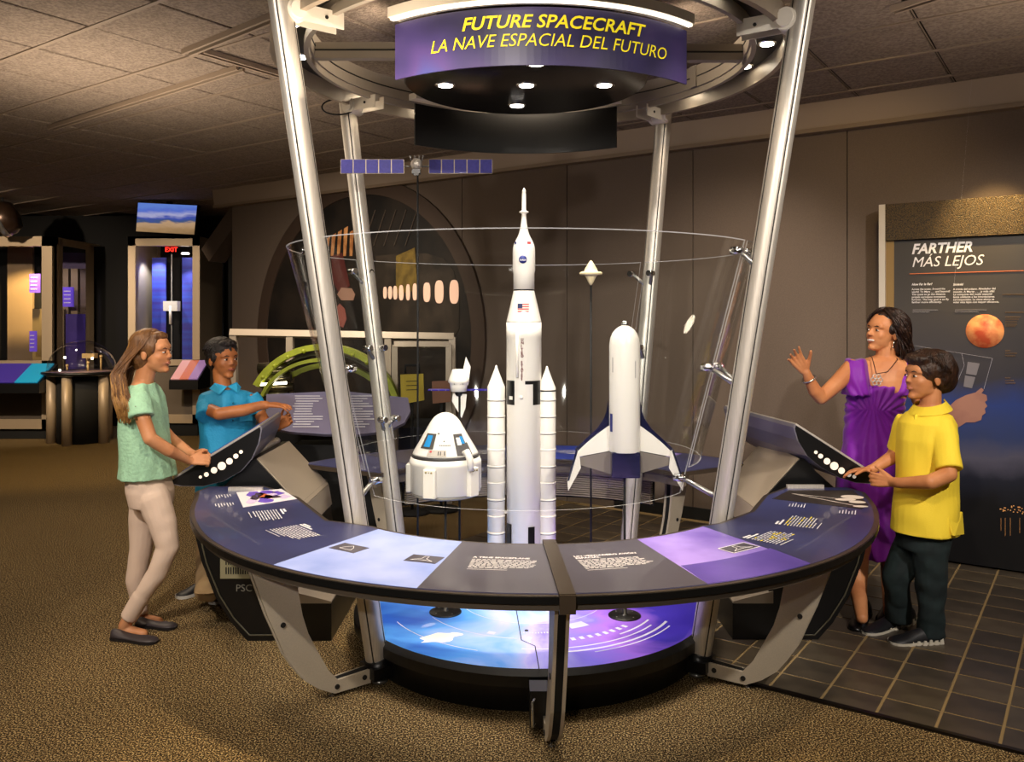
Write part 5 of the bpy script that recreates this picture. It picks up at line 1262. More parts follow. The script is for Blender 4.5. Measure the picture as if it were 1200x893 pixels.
def hand(mb, wrist, d, n, t, s=1.0, curl=25, spread=6, thumb=35, curls=None):
    # d: wrist to fingers, n: palm normal (fingers curl toward it), t: thumb side
    d = Vector(d).normalized(); t = Vector(t); t = (t - d * t.dot(d)).normalized(); n0 = d.cross(t); n = n0 if n0.dot(Vector(n)) > 0 else -n0
    w = Vector(wrist); r = .0088 * s
    for k in (-1.5, -.5, .5, 1.5):
        cap_prim(mb, w + t * k * .010 * s + d * .012 * s, .013 * s, w + d * .080 * s + t * k * .019 * s, .0105 * s, 10)
    for i, (k, L) in enumerate(((1.5, .068), (.5, .078), (-.5, .072), (-1.5, .056))):
        b = w + d * .084 * s + t * k * .019 * s; a = R(k * spread); dd = (d * cos(a) + t * sin(a)).normalized(); c = R(curls[i] if curls else curl); p = b; ang_ = c * .5
        for j, fr_ in enumerate((.45, .32, .23)):
            v = dd * cos(ang_) + n * sin(ang_); q = p + v * L * s * fr_; cap_prim(mb, p, r * (1 - .07*j), q, r * (.93 - .09*j), 10); p = q; ang_ += c
    b = w + d * .022 * s + t * .022 * s; a = R(thumb); v = d * cos(a) + t * sin(a); m_ = b + v * .042 * s
    v2 = (v + n * .35 + d * .25).normalized(); e = m_ + v2 * .030 * s; v3 = (v2 + n * .2 + d * .3).normalized()
    cap_prim(mb, b, .014 * s, m_, .0105 * s, 10); cap_prim(mb, m_, .0105 * s, e, .0092 * s, 10); cap_prim(mb, e, .0092 * s, e + v3 * .022 * s, .0078 * s, 10)
def shoe(root, heel, toe, w_, h_, mt, sole, name='shoe', low=False, solecol=None):
    heel = Vector(heel); toe = Vector(toe); heel.z = toe.z = 0; d = toe - heel; L = d.length; d.normalize(); sd = Vector((-d.y, d.x, 0))
    m = MB(); n = 12; vs = []; T = [0, .04, .12, .25, .4, .55, .7, .82, .92, .98, 1.0]
    W_ = [.30, .62, .78, .80, .74, .80, .95, .98, .82, .5, .2]; Hh = [.75, .95, 1.0, .98, .9, .72, .52, .44, .38, .30, .22]
    if low: Hh = [.85, .95, .9, .7, .58, .52, .55, .55, .5, .38, .22]
    for t, a, b in zip(T, W_, Hh):
        for k in range(n):
            g = PI * k / (n - 1); vs.append(heel + d * L * t + sd * (w_/2 * a * cos(g)) + Vector((0, 0, .012 + (h_ * b - .012) * sin(g) ** .8)))
    fs = [(i*n+k, i*n+k+1, (i+1)*n+k+1, (i+1)*n+k) for i in range(len(T)-1) for k in range(n-1)] + [(i*n, (i+1)*n, (i+1)*n+n-1, i*n+n-1) for i in range(len(T)-1)]
    fs += [tuple(range(n)), tuple((len(T)-1)*n + k for k in range(n-1, -1, -1))]
    so_ = m.add(vs, fs, True).build(name, mt, root)
    out = []
    for t, a in zip(T, W_): p = heel + d * L * t + sd * w_/2 * (a + .05); out.append((p.x, p.y))
    for t, a in reversed(list(zip(T, W_))): p = heel + d * L * t - sd * w_/2 * (a + .05); out.append((p.x, p.y))
    MB().prism(out, 0.001, .018 if not low else .010).build('sole', sole, so_); return so_
def skinm(n, c, c2): return mat(n, c, .5, color2=c2, nscale=9, spec=.4)
X_ = Vector((1, 0, 0)); Y_ = Vector((0, 1, 0)); Z_ = Vector((0, 0, 1))
def fold_fn(fr, seed=0):
    return lambda p: .6 * sin(p.z * fr + 5 * mnoise.noise(p * 6 + Vector((seed, 0, 0)))) * .5

# ---- girl
GY = 4.34
def gq(px, py, dy=0): return P(px, py, GY + dy)
girl = thing('person', 'girl with long fair hair, mint green top and white trousers holding the left screen', 'person', (P(165, 0, GY).x, GY, 0))
sk = skinm('skin_girl', '#d99a6e', '#c98658')
hd_ = Head(gq(180.5, 413), (1, -.12), .222, tilt=.04)
m = MB(); hd_.base(m, .55)
chain(m, [(gq(173, 428), .047), (gq(167, 452), .050)])
f1 = Vector((1, -.1, 0)).normalized(); l1 = Vector((.1, 1, 0)).normalized()
def ring_(q, rf, rl, f=None, l=None): return (q, (f or f1) * rf, (l or l1) * rl)
loft(m, [ring_(gq(168, 446), .045, .06), ring_(gq(165, 458), .05, .11), ring_(gq(166, 470), .06, .13), ring_(gq(168, 500), .07, .11), ring_(gq(170, 530), .065, .10), ring_(gq(173, 560), .065, .10), ring_(gq(175, 585), .065, .10)])
chain(m, [(gq(163, 468, -.125), .036), (gq(168, 492, -.17), .037), (gq(176, 514, -.18), .034), (gq(198, 528, -.12), .032), (gq(218, 538, -.02), .022), (gq(223, 540, .0), .021)])
hand(m, gq(222, 540, .0), (1, .35, .05), (0.1, .5, -1), (0.1, .6, .8), .86, curls=[55, 58, 60, 62], spread=3)
chain(m, [(gq(166, 466, .125), .036), (gq(182, 495, .19), .037), (gq(200, 514, .20), .032), (gq(222, 530, .12), .023), (gq(227, 532, .10), .021)])
hand(m, gq(228, 532, .10), (1, -.1, -.1), (-.1, -.1, -1), (.3, -.7, .8), .86, curls=[55, 58, 60, 62], spread=3)
for sx, a in ((-1, [(gq(180, 580, -.06), .050), (gq(197, 640, -.08), .040), (gq(183, 675, -.08), .036), (gq(152, 722, -.08), .030), (gq(146, 733, -.08), .030)]), (1, [(gq(172, 580, .06), .050), (gq(166, 645, .08), .038), (gq(159, 680, .09), .034), (gq(163, 716, .10), .030)])): chain(m, a)
cap_prim(m, gq(145, 738, -.08), .028, gq(168, 743, -.09), .024); cap_prim(m, gq(163, 724, .10), .027, gq(186, 728, .09), .022)
for v_ in range(1): blob(m, 'body', sk, girl, .0046, 2)
hb = mat('brown_brow', '#5a3a22', .7)
hd_.face(girl, hb, mat('lip_pink', '#c07a62', .5))
# top
m = MB()
loft(m, [ring_(gq(169, 449), .052, .078), ring_(gq(167, 456), .068, .125), ring_(gq(167, 466), .086, .160), ring_(gq(168, 482), .098, .160), ring_(gq(168, 505), .108, .158), ring_(gq(171, 530), .118, .162), ring_(gq(173, 545), .126, .168), ring_(gq(173.5, 558), .133, .175)])
for s_ in (-1, 1):
    a = gq(163, 462, s_ * .13); b = gq(165.5, 489, s_ * .175); d = (b - a).normalized(); e1 = d.cross(Y_).normalized(); e2 = d.cross(e1)
    loft(m, [(a, e1 * .045, e2 * .045), (a.lerp(b, .5), e1 * .062, e2 * .06), (b, e1 * .066, e2 * .058)], 20)
blob(m, 'top', mat('mint_cotton', '#a9d8b4', .85, noise=.05, nscale=60, bump=.5, bscale=60), girl, .006, 1, amp=.009, freq=22, zf=.22)
m = MB()
chain(m, [(gq(174, 556), .088), (gq(177, 574), .094)])
loft(m, [ring_(gq(173, 552), .098, .14), ring_(gq(176, 574), .108, .148), ring_(gq(178, 592), .095, .135)])
chain(m, [(gq(180, 584, -.07), .082), (gq(190, 612, -.075), .071), (gq(197, 641, -.08), .055), (gq(184, 672, -.08), .050), (gq(165, 700, -.08), .042)])
e_ = (gq(165, 700, -.08) - gq(151, 722, -.08)).normalized(); s1 = e_.cross(Y_).normalized()
loft(m, [(gq(166, 698, -.08), s1 * .045, Y_ * .045), (gq(150.5, 724.5, -.08), s1 * .043, Y_ * .042)], 20)
chain(m, [(gq(172, 582, .07), .088), (gq(168, 612, .08), .074), (gq(165, 645, .08), .056), (gq(159, 680, .09), .052), (gq(162, 700, .10), .042)])
loft(m, [(gq(161.5, 698, .10), X_ * .043, Y_ * .043), (gq(165, 719, .10), X_ * .038, Y_ * .038)], 20)
blob(m, 'trousers', mat('white_denim', '#e8cdb8', .8, bump=.2, bscale=200), girl, .0062, 3, amp=.003, freq=14, zf=1.2)
sm_ = mat('grey_flat_shoe', '#3c3538', .5); sol = mat('dark_sole', '#1a1412', .7)
h1 = G(131, 748); t1 = G(184, 754); shoe(girl, h1, t1, .085, .052, sm_, sol, 'flat_shoe', True)
h2 = G(160, 733); t2 = G(206, 737); shoe(girl, h2, t2, .082, .050, sm_, sol, 'flat_shoe', True)
# hair
def strands(hd, n, starts, ends, r0, mt, name, root, sag=.02, seg=7, seed=1, wav=0.0):
    random.seed(seed); m = MB()
    for i in range(n):
        a = starts(i / n, random.random()); b = ends(i / n, random.random()); ctrl = a[1]; a = a[0]; pts = []; ph_ = random.uniform(0, 6)
        for k in range(seg + 1):
            t = k / seg; p = a.lerp(ctrl, t).lerp(ctrl.lerp(b, t), t)
            p = p + (hd.l * sin(ph_ + t * 7) + hd.f * cos(ph_ + t * 6)) * wav * t; pts.append(p)
        m.tube(pts, [r0 * (1 - .55 * (k / seg) ** 2) for k in range(seg + 1)], 6)
    return m.build(name, mt, root, fix=False)
hbr = mat('hair_brown', '#5e3d20', .42, color2='#7d5530', nscale=40, bump=.6, bscale=120, stretch=(1, 1, .15)); hgd = mat('hair_golden', '#b98a4c', .42, color2='#8f6434', nscale=30)
m = MB(); hd_.e(m, -.13, 0, .16, (.44, .385, .385), 28); hd_.e(m, -.26, 0, -.10, (.27, .33, .35), 24); hd_.e(m, .10, 0, .37, (.22, .27, .13))
for k in (-1, 1): hd_.e(m, -.02, k * .27, .12, (.22, .10, .20)); hd_.e(m, -.26, k*.26, -.10, (.13, .09, .16))
hb_ = blob(m, 'hair', hbr, girl, .006, 2, amp=.006, freq=40, zf=.2)
def cs(P4, t):       # Catmull-Rom through a list of points
    n = len(P4) - 1; x = min(t * n, n - 1e-6); i = int(x); f = x - i
    p0 = P4[max(i-1, 0)]; p1 = P4[i]; p2 = P4[i+1]; p3 = P4[min(i+2, n)]
    return .5 * ((2*p1) + (p2-p0)*f + (2*p0-5*p1+4*p2-p3)*f*f + (3*p1-p0-3*p2+p3)*f*f*f)
def sweep(hd, n, keys, r0, mt, name, parent, seg=9, seed=1, wav=0, taper=.5):
    random.seed(seed); m = MB()
    for i in range(n):
        K = keys(random.random(), random.random()); ph_ = random.uniform(0, 6); pts = []
        for k in range(seg + 1):
            t = k / seg; p = cs(K, t); pts.append(p + (hd.l * sin(ph_ + t * 9) + hd.f * cos(ph_ + t * 8)) * wav * t * t)
        m.tube(pts, [r0 * (1 - taper * t_ ** 2) for t_ in [k / seg for k in range(seg + 1)]], 5)
    return m.build(name, mt, parent, fix=False)
def EL(hd, az, el, k=1.0): a, e = R(az), R(el); return hd.p(-.13 + .44*k*cos(e)*cos(a), .385*k*cos(e)*sin(a), .16 + .385*k*sin(e))
def gkeys(lo, hi, x0, x1, y0, y1):
    def f(u, v):
        s = -1 if random.random() < .62 else 1; az = lo + (hi - lo) * u; a2 = min(178, az * .75 + 52); a3 = min(179, a2 + 22); k = 1.0 + .05 * v; w = random.random(); ye = y0 + (y1-y0) * random.random()
        head = [EL(hd_, s * az * .6, 82, k), EL(hd_, s * az, 58, k), EL(hd_, s * a2, 26, k), EL(hd_, s * a3, -10, k + .02)]
        if s < 0: return head + [hd_.p(-.78 + .32*w, -.46 - .1*v, -.55), gq(x0 + (x1-x0)*w, ye, -.215 + .06 * (1 - w))]
        return head + [hd_.p(-.76 - .05*v, .34 - .5*w, -.52), gq(x0 - 1 + 3*v, ye, .10 - .2 * w)]
    return f
sweep(hd_, 420, gkeys(15, 170, 143, 160, 474, 492), .0042, hbr, 'long_strands', hb_, seed=2, wav=.004)
sweep(hd_, 200, gkeys(90, 175, 140, 152, 480, 497), .0040, hgd, 'golden_strands', hb_, seed=4, wav=.006)

# ---- blue shirt boy
BY = 5.16
def bq(px, py, dy=0): return P(px, py, BY + dy)
boy = thing('person', 'boy with short black hair in a bright blue shirt behind the left screen', 'person', (P(258, 0, BY).x, BY, 0))
sk = skinm('skin_boy', '#b4703f', '#9f6036'); hd_ = Head(bq(262, 421), (.78, -.62), .240, tilt=.02)
fB = Vector((.55, -.84, 0)).normalized(); lB = Vector((.84, .55, 0)).normalized()
def rb_(q, rf, rl): return (q, fB * rf, lB * rl)
m = MB(); hd_.base(m, .6); chain(m, [(bq(259, 436), .050), (bq(262, 457), .054)])
loft(m, [rb_(bq(263, 453), .05, .07), rb_(bq(266, 464), .05, .12), rb_(bq(268, 478), .065, .14), rb_(bq(267, 510), .07, .12), rb_(bq(264, 550), .07, .12), rb_(bq(262, 580), .08, .12)])
chain(m, [(bq(245, 470, -.03), .038), (bq(245, 480, -.13), .038), (bq(257, 485, -.22), .038), (bq(285, 481, -.20), .036), (bq(306, 475, -.16), .027), (bq(312, 474.5, -.15), .025)])
hand(m, bq(312, 474.5, -.15), (1, .1, -.05), (0, 0, -1), (0.2, .8, .1), .95, curls=[12, 15, 18, 22], spread=5)
chain(m, [(bq(292, 468, .04), .038), (bq(304, 484, .04), .037), (bq(313, 499, -.04), .034), (bq(326, 501, -.05), .024)])
hand(m, bq(325, 501, -.05), (.7, -.1, .5), (-.6, -.5, .6), (-.3, .2, .8), .95, curls=[35, 38, 40, 42], spread=4)
chain(m, [(bq(258, 582, .0), .055), (bq(246, 632, -.10), .042), (G(243, 692, .12), .034)]); chain(m, [(bq(272, 582, .05), .055), (bq(270, 632, -.02), .042), (G(276, 690, .12), .034)])
blob(m, 'body', sk, boy, .005, 2); bk_ = mat('black_hair', '#120d0b', .4, color2='#2a201b', nscale=60, bump=.8, bscale=150)
hd_.face(boy, bk_, mat('lip_brown', '#9c5140', .4), iris='#1c0f08')
m = MB(); loft(m, [rb_(bq(263, 456), .060, .080), rb_(bq(266, 461), .085, .155), rb_(bq(267, 470), .105, .180), rb_(bq(267, 490), .112, .175), rb_(bq(266, 515), .112, .165), rb_(bq(264, 545), .115, .17), rb_(bq(263, 575), .120, .178)])
for a, b in ((bq(244, 467, -.02), bq(243, 489, -.15)), (bq(292, 465, .05), bq(303, 483, .06))):
    d = (b - a).normalized(); e1 = d.cross(fB).normalized(); e2 = d.cross(e1); loft(m, [(a, e1 * .055, e2 * .055), (a.lerp(b, .5), e1 * .066, e2 * .064), (b, e1 * .070, e2 * .064)], 20)
shb = blob(m, 'shirt', mat('blue_shirt', '#1f93c4', .7, bump=.3, bscale=80), boy, .0062, 1, amp=.008, freq=16, zf=.5)
m = MB()
for s_ in (-1, 1):
    c0_ = bq(263, 452) + fB * .06; m.slab([c0_ + Vector((0, 0, .0)), c0_ + lB * s_ * .065 - fB * .03 + Z_ * .022, c0_ + lB * s_ * .095 - fB * .04 - Z_ * .012, c0_ + lB * s_ * .055 + fB * .035 - Z_ * .045], fB * .006)
m.build('collar', mat('blue_collar', '#2aa6d8', .7), shb)
m = MB(); c0_ = bq(267, 478) + fB * .117
for k in range(4): m.sphere(c0_ - Z_ * (.035 * k) + Z_ * .04, .005, 8)
m.build('button', mat('blue_button', '#14607e', .3), shb)
m = MB(); c1_ = bq(286, 482) + fB * .0; m.box(None, (.075, .006, .075), M=Matrix.Translation(bq(283, 484) + fB * .098) @ Matrix.Rotation(math.atan2(lB.y, lB.x), 4, 'Z')); m.build('chest_pocket', mat('blue_shirt', '#1f93c4', .7), shb)
m = MB(); loft(m, [rb_(bq(263, 568), .112, .160), rb_(bq(264, 590), .12, .165), rb_(bq(262, 605), .10, .15)])
chain(m, [(bq(255, 595, .0), .085), (bq(245, 635, -.09), .070), (G(243, 692, .22), .060)]); loft(m, [(G(243, 692, .24), X_ * .06, Y_ * .06), (G(243, 692, .06), X_ * .06, Y_ * .06)], 20)
chain(m, [(bq(272, 595, .05), .085), (bq(272, 635, -.02), .070), (G(276, 690, .22), .060)]); loft(m, [(G(276, 690, .24), X_ * .06, Y_ * .06), (G(276, 690, .06), X_ * .06, Y_ * .06)], 20)
blob(m, 'trousers', mat('khaki_twill', '#8c7350', .85), boy, .007, 1, amp=.008, freq=18, zf=1.2)
bs_ = mat('black_trainer', '#16161a', .5); ws = mat('white_sole', '#c8c4bc', .6)
shoe(boy, G(250, 690), G(207, 702), .095, .075, bs_, ws, 'trainer'); shoe(boy, G(285, 690), G(280, 702) + Vector((-.12, -.1, 0)), .095, .075, bs_, ws, 'trainer')
m = MB(); hd_.e(m, -.12, 0, .21, (.46, .385, .38), 28); hd_.e(m, -.30, 0, -.02, (.22, .30, .30), 24)
for k in (-1, 1): hd_.e(m, -.06, k * .29, .10, (.20, .085, .20))
hd_.e(m, .18, .0, .40, (.20, .25, .10)); hb_ = blob(m, 'hair', bk_, boy, .005, 1, amp=.006, freq=60, zf=.7)
sweep(hd_, 420, lambda u, v: (lambda s, az: [EL(hd_, s * az, 80 - 55 * v, 1.05), EL(hd_, s * (az + 6), 68 - 55 * v, 1.10), EL(hd_, s * (az + 8), 56 - 50 * v, 1.07)])(random.choice((-1, 1)), 12 + 165 * u if v < .35 else 62 + 115 * u), .0038, bk_, 'short_strands', hb_, seed=31, seg=4)

# ---- yellow shirt boy
YY = 4.16
def yq(px, py, dy=0): return P(px, py, YY + dy)
yb = thing('person', 'boy with brown hair in a yellow polo shirt holding the right screen', 'person', (P(1085, 0, YY).x, YY, 0))
sk = skinm('skin_fair', '#d08d5e', '#bd7a4c'); hd_ = Head(yq(1084, 441), (-1, -.16), .240, tilt=.06)
fY = Vector((-.90, -.43, 0)); lY = Vector((.43, -.9, 0))
def ry_(q, rf, rl): return (q, fY * rf, lY * rl)
m = MB(); hd_.base(m, .55); chain(m, [(yq(1091, 460), .048), (yq(1090, 482), .052)])
loft(m, [ry_(yq(1089, 476), .05, .07), ry_(yq(1088, 487), .06, .10), ry_(yq(1087, 505), .07, .11), ry_(yq(1086, 540), .07, .10), ry_(yq(1084, 590), .07, .10), ry_(yq(1082, 620), .07, .10)])
chain(m, [(yq(1102, 498, -.09), .036), (yq(1110, 530, -.15), .036), (yq(1112, 556, -.20), .037), (yq(1090, 565, -.22), .036), (yq(1055, 566, -.10), .026), (yq(1047, 565, -.05), .025)])
hand(m, yq(1047, 565, -.05), (-1, .95, .02), (.1, 1, .1), (-.1, .3, 1), .93, curls=[28, 30, 32, 34], spread=4)
chain(m, [(yq(1068, 495, .11), .036), (yq(1052, 525, .15), .038), (yq(1047, 535, .13), .036), (yq(1024, 549, .10), .025), (yq(1020, 550, .10), .023)])
hand(m, yq(1021, 549, .10), (-1, .15, -.15), (-.2, .1, -1), (0, -.8, .1), .93, curls=[14, 18, 22, 26], spread=4)
chain(m, [(yq(1090, 625, -.05), .055), (yq(1090, 680, -.04), .042), (yq(1090, 738, -.0), .034)]); chain(m, [(yq(1070, 625, .08), .055), (yq(1050, 675, .09), .042), (yq(1052, 722, .14), .034)])
blob(m, 'body', sk, yb, .005, 2); br_ = mat('dark_brown_hair', '#24150d', .4, color2='#3e2718', nscale=50, bump=.7, bscale=140, stretch=(1, 1, .4))
hd_.face(yb, br_, mat('lip_pink', '#c07a62', .5), iris='#2a180e')
m = MB(); loft(m, [ry_(yq(1089, 480), .058, .075), ry_(yq(1088, 485), .085, .12), ry_(yq(1087, 495), .118, .145), ry_(yq(1086, 515), .134, .148), ry_(yq(1086, 545), .136, .145), ry_(yq(1085, 580), .142, .150), ry_(yq(1084, 600), .150, .155), ry_(yq(1084, 623), .156, .160)])
for a, b in ((yq(1104, 494, -.08), yq(1112, 550, -.19)), (yq(1064, 490, .10), yq(1053, 528, .15))):
    d = (b - a).normalized(); e1 = d.cross(fY).normalized(); e2 = d.cross(e1); loft(m, [(a, e1 * .052, e2 * .052), (a.lerp(b, .3), e1 * .062, e2 * .060), (b, e1 * .062, e2 * .057)], 20)
shy = blob(m, 'polo_shirt', mat('yellow_pique', '#ffe03c', .75, bump=.25, bscale=260), yb, .0058, 1, amp=.007, freq=13, zf=.6)
m = MB(); m.slab([yq(1112, 606, -.15), yq(1119, 628, -.17), yq(1130, 626, -.06), yq(1128, 600, -.06)], (-.01, .008, 0)); m.build('shirt_tail', mat('yellow_pique', '#ffe03c', .75), shy)
m = MB(); nc = yq(1089.5, 478)
cr = []
for k in range(21):
    a = R(-150 + 300 * k / 20); cr.append(nc + fY * .064 * cos(a) + lY * .068 * sin(a) - Z_ * (.020 * cos(a)))
vs = []
for i, p in enumerate(cr):
    o_ = (p - nc); o_.z = 0; o_.normalize(); vs += [p + Z_ * .022, p + o_ * .030 - Z_ * .016, p + o_ * .036 - Z_ * .014, p + Z_ * .028 + o_ * .004]
fs = []
for i in range(20): o = i*4; q = o+4; fs += [(o, q, q+1, o+1), (o+1, q+1, q+2, o+2), (o+2, q+2, q+3, o+3), (o+3, q+3, q, o)]
m.add(vs, fs + [(0, 1, 2, 3), (83, 82, 81, 80)]); m.build('collar', mat('yellow_collar', '#f4d838', .75), shy)
m = MB(); m.tube([nc + fY * .095 - Z_ * .03, nc + fY * .118 - Z_ * .13], .009, 8); m.build('placket', mat('yellow_collar', '#f4d838', .75), shy)
m = MB(); loft(m, [ry_(yq(1084, 608), .11, .135), ry_(yq(1083, 625), .115, .14), ry_(yq(1080, 642), .10, .13)])
chain(m, [(yq(1090, 640, -.05), .088), (yq(1091, 680, -.04), .072), (yq(1091, 720, -.02), .062)]); loft(m, [(yq(1091, 715, -.02), X_ * .062, Y_ * .062), (yq(1090, 744, .0), X_ * .066, Y_ * .062)], 20)
chain(m, [(yq(1068, 640, .08), .088), (yq(1050, 675, .09), .072), (yq(1052, 700, .12), .062)]); loft(m, [(yq(1051, 698, .12), X_ * .062, Y_ * .06), (yq(1053, 728, .16), X_ * .066, Y_ * .06)], 20)
blob(m, 'jeans', mat('dark_teal_denim', '#1a2a2c', .85, color2='#131f22', nscale=12), yb, .0068, 1, amp=.009, freq=15, zf=1.0)
zs_ = mat('pale_trainer_sole', '#cfc8b8', .6)
def zigsole(root, heel, toe, s_):
    heel = Vector(heel); toe = Vector(toe); d = toe - heel; L = d.length; d.normalize(); sd = Vector((-d.y, d.x, 0)); m = MB()
    sd = sd if sd.y < 0 else -sd
    for k in range(8):
        m = MB(); c = heel + d * L * (.02 + k * .115); a = c + sd * .047 * (.75 + .2 * sin(k * .6)); m.slab([a + Z_ * .004, a + d * .022 + Z_ * .004, a + d * .015 + Z_ * (.038 - k * .003), a + d * .004 + Z_ * (.038 - k * .003)], sd * .006); m.build('sole_wedge', zs_, root)
s1_ = shoe(yb, G(1102, 753), G(1042, 755), .10, .085, bs_, zs_, 'trainer'); s2_ = shoe(yb, G(1070, 728), G(1013, 745), .10, .085, bs_, zs_, 'trainer')
zigsole(s1_, G(1102, 753), G(1042, 755), 1); zigsole(s2_, G(1070, 728), G(1013, 745), 1)
m = MB(); hd_.e(m, -.17, 0, .15, (.52, .41, .40), 28); hd_.e(m, -.36, 0, -.02, (.30, .36, .32), 24); hd_.e(m, .16, 0, .34, (.26, .31, .16))
for k in (-1, 1): hd_.e(m, -.08, k * .28, .14, (.26, .13, .20)); hd_.e(m, -.2, k*.30, -.02, (.12, .09, .16))
hb_ = blob(m, 'hair', br_, yb, .0055, 1, amp=.006, freq=40, zf=.3)
def ykeys(u, v):
    s = -1 if random.random() < .5 else 1; az = 8 + 168 * u; k = 1.10 + .05 * v; low = 20 - 50 * min(1, max(0, (az - 55) / 60)) + 12 * v
    if az < 50: low = 30 + 8 * v
    return [EL(hd_, s * az * .8 + 20, 84, k * .93), EL(hd_, s * az, 60, k), EL(hd_, s * (az + 6), 34, k), EL(hd_, s * (az + 8), low, k * .97)]
sweep(hd_, 520, ykeys, .0042, br_, 'combed_strands', hb_, seed=8, wav=.006, seg=7)

# ---- woman
WY = 4.80
def wq(px, py, dy=0): return P(px, py, WY + dy)
wo = thing('person', 'smiling woman in a purple dress and flower pendant, one hand raised', 'person', (P(1030, 0, WY).x, WY, 0))
sk = skinm('skin_woman', '#d99463', '#c98152'); hd_ = Head(wq(1035, 389), (-.93, -.37), .240, tilt=.16, roll=.06)
fW = Vector((-.35, -.94, 0)).normalized(); lW = Vector((.94, -.35, 0)).normalized()
def rw_(q, rf, rl): return (q, fW * rf, lW * rl)
m = MB(); hd_.base(m); chain(m, [(wq(1039, 406), .052), (wq(1036, 430), .056)])
loft(m, [rw_(wq(1037, 417), .05, .06), rw_(wq(1035, 423), .07, .13), rw_(wq(1033, 432), .09, .178), rw_(wq(1030, 445), .105, .178), rw_(wq(1028, 460), .112, .160), rw_(wq(1024, 500), .09, .13), rw_(wq(1022, 545), .10, .14), rw_(wq(1022, 590), .10, .14)])
chain(m, [(wq(998, 431, -.02), .050), (wq(981, 449, -.06), .046), (wq(962, 466, -.10), .038), (wq(955, 458, -.12), .038), (wq(947, 442, -.14), .027), (wq(945, 437, -.145), .024)])
hand(m, wq(944.5, 436, -.145), (-.62, -.2, .78), (0, -1, .3), (.5, -.2, .7), 1.04, curls=[10, 16, 20, 24], spread=9, thumb=48)
chain(m, [(wq(1064, 433, .02), .048), (wq(1080, 475, .04), .042), (wq(1083, 510, .02), .036), (wq(1070, 545, -.05), .030)])
hand(m, wq(1068, 548, -.05), (-.6, -.1, -.7), (0, 1, 0), (-1, 0, .5), 1.0, curl=20)
chain(m, [(wq(1015, 600, .0), .08), (wq(1006, 650, -.18), .056), (wq(1005, 686, -.28), .048), (G(1010, 724, .07), .030)]); chain(m, [(wq(1042, 600, .08), .08), (wq(1044, 650, -.05), .058), (wq(1044, 685, -.15), .050), (G(1043, 718, .07), .032)])
cap_prim(m, G(1011, 723, .035), .026, G(1008, 728, .03), .018); cap_prim(m, G(1043, 718, .035), .026, G(1041, 721, .03), .018)
blob(m, 'body', sk, wo, .005, 2); dkb = mat('near_black_hair', '#1a0f0b', .35, color2='#38241a', nscale=40, bump=.5, bscale=120)
hd_.face(wo, dkb, mat('lip_rose', '#c0685a', .4), smile=True)
m = MB()
loft(m, [rw_(wq(1028, 451), .115, .150), rw_(wq(1028, 457), .124, .152), rw_(wq(1026, 472), .128, .158), rw_(wq(1024, 490), .118, .158), rw_(wq(1023, 510), .118, .160), rw_(wq(1021, 545), .135, .178), rw_(wq(1020, 590), .15, .19), rw_(wq(1021, 625, -.04), .15, .19), rw_(wq(1022, 650, -.06), .15, .19)])
for s_, a, b in ((-1, wq(1003, 421), wq(1005, 462)), (1, wq(1063, 422), wq(1050, 462))):
    loft(m, [(a, fW * .075, lW * .055), (a.lerp(b, .2), fW * .098, lW * .068), (a.lerp(b, .55), fW * .124, lW * .080), (b, fW * .132, lW * .088)], 24)
def dfold(p):
    c = wq(1022, 478); dx = (p - c).dot(lW); dz = p.z - c.z
    return .9 * sin(math.atan2(dx, abs(dz) + .05) * 26) * math.exp(-abs(dz) * 3) + .8 * sin(dx * 90) * (1 if dz < -.2 else .4)
blob(m, 'dress', mat('purple_jersey', '#8410b0', .6, sheen=.2), wo, .006, 1, amp=.006, freq=9, zf=.4, fold=dfold)
# jewellery
nb = wq(1020.5, 447, 0); pc2 = P(1027, 445, WY - .14)
m = MB(); cA = wq(1022, 419, -.05); cB = wq(1052, 421, -.075)
m.tube([cA + Vector((-.004, .03, .012)), cA, cA.lerp(pc2, .6) + Vector((0, -.012, 0)), pc2 + Vector((0, 0, .033))], .0025, 6); m.tube([cB + Vector((0, .04, .01)), cB, cB.lerp(pc2, .6) + Vector((0, -.035, 0)), pc2 + Vector((0, 0, .033))], .0025, 6)
nk = m.build('necklace_cord', mat('brown_cord', '#3a1c14', .6), wo)
m = MB()
for k in range(6):
    a = k * PI / 3; c = pc2 + Vector((.021 * cos(a), -.004, .021 * sin(a))); m.tube([c + Vector((.0115*cos(b), 0, .0115*sin(b))) for b in [2*PI*j/14 for j in range(14)]], .003, 6, closed=True)
m.tube([pc2 + Vector((.009*cos(b), -.004, .009*sin(b))) for b in [2*PI*j/14 for j in range(14)]], .003, 6, closed=True); m.build('flower_pendant', mat('silver_pendant', '#efe6dc', .25, .5), nk)
m = MB(); bc = wq(948, 444, -.137); ax_ = (wq(945, 437, -.145) - wq(955, 458, -.12)).normalized(); e1 = ax_.cross(Y_).normalized(); e2 = ax_.cross(e1)
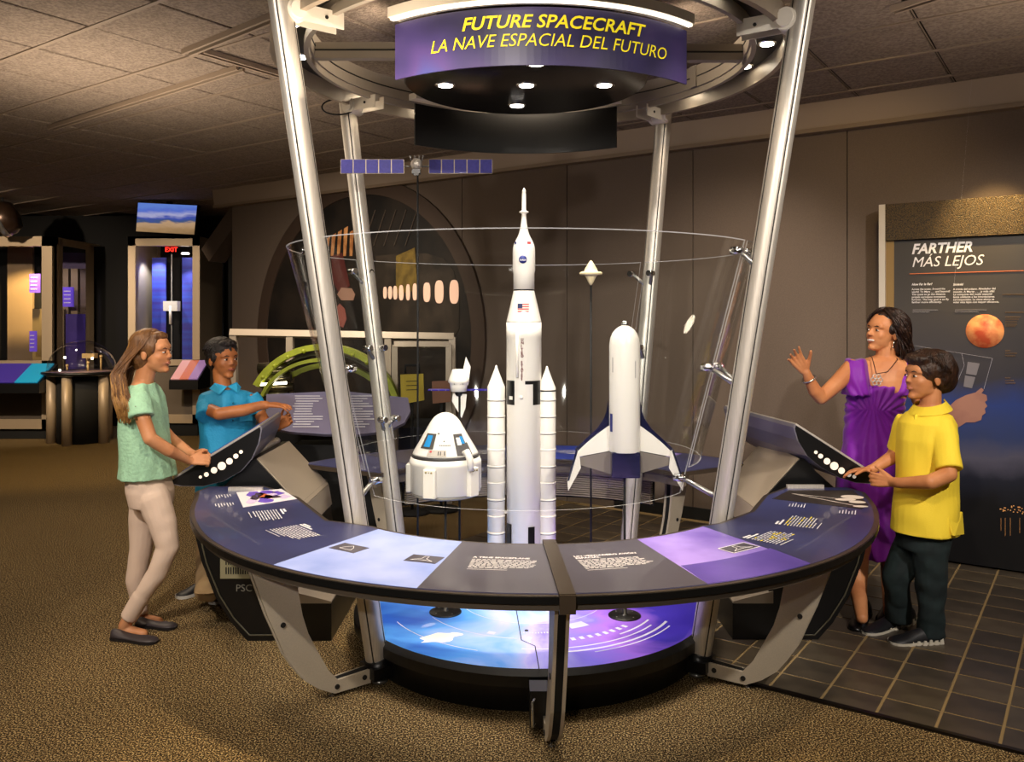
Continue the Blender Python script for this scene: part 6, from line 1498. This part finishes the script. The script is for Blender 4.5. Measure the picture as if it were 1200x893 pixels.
m.tube([bc + (e1 * cos(a) + e2 * sin(a)) * .037 for a in [2*PI*k/28 for k in range(28)]], .0055, 8, closed=True); m.build('bracelet', mat('silver_bracelet', '#d8d0c8', .2, .9), wo)
m = MB(); m.tube([hd_.p(-.02, .35, -.18), hd_.p(-.02, .36, -.32)], .004, 6); m.sphere(hd_.p(-.02, .36, -.34), .007, 8); m.build('earring', M_chrome, wo)
m = MB(); hd_.e(m, -.16, 0, .19, (.44, .395, .385), 28); hd_.e(m, -.34, 0, -.08, (.26, .36, .34), 24); hd_.e(m, -.36, .02, -.36, (.20, .34, .22))
for k in (-1, 1): hd_.e(m, -.10, k * .30, .12, (.24, .10, .22)); hd_.e(m, -.24, k*.32, -.2, (.13, .10, .26))
hb_ = blob(m, 'hair', dkb, wo, .0055, 1, amp=.010, freq=34, zf=.6)
def wkeys(u, v):
    s = -1 if random.random() < .5 else 1; az = 12 + 165 * u; a2 = min(177, az * .8 + 45); a3 = min(179, a2 + 18); k = 1.06 + .14 * v
    return [EL(hd_, s * az * .5, 84, k * .97), EL(hd_, s * az, 58, k), EL(hd_, s * a2, 24, k), EL(hd_, s * a3, -12, k * 1.02), hd_.p(-.44 - .30*v + .12*(1-u), s * (.40 - .12*u), -.32 - .28*random.random())]
sweep(hd_, 420, wkeys, .0048, dkb, 'wavy_strands', hb_, seed=12, wav=.034, seg=14)
sweep(hd_, 60, lambda u, v: [EL(hd_, -40 + 80*u, 62, 1.05), EL(hd_, 70*(u-.5)*2, 76, 1.09), EL(hd_, 120*(1 if u > .5 else -1), 50, 1.08), EL(hd_, 150*(1 if u > .5 else -1), 15 - 20*v, 1.08)], .0045, mat('auburn_hair', '#6a4426', .45), 'swept_strands', hb_, seed=13, wav=.006)
m = MB(); m.sphere(hd_.p(-.30, .30, .40), .012, 8); m.sphere(hd_.p(-.36, .28, .34), .010, 8); m.build('hair_clip', M_chrome, hb_)
hs = mat('black_heel_shoe', '#0d0b0b', .3)
for a, b in (((1015, 717), (1002, 742)), ((1047, 712), (1034, 734))):
    h = G(*a); t_ = G(*b); s_ = shoe(wo, h, t_, .095, .085, hs, hs, 'wedge_shoe')
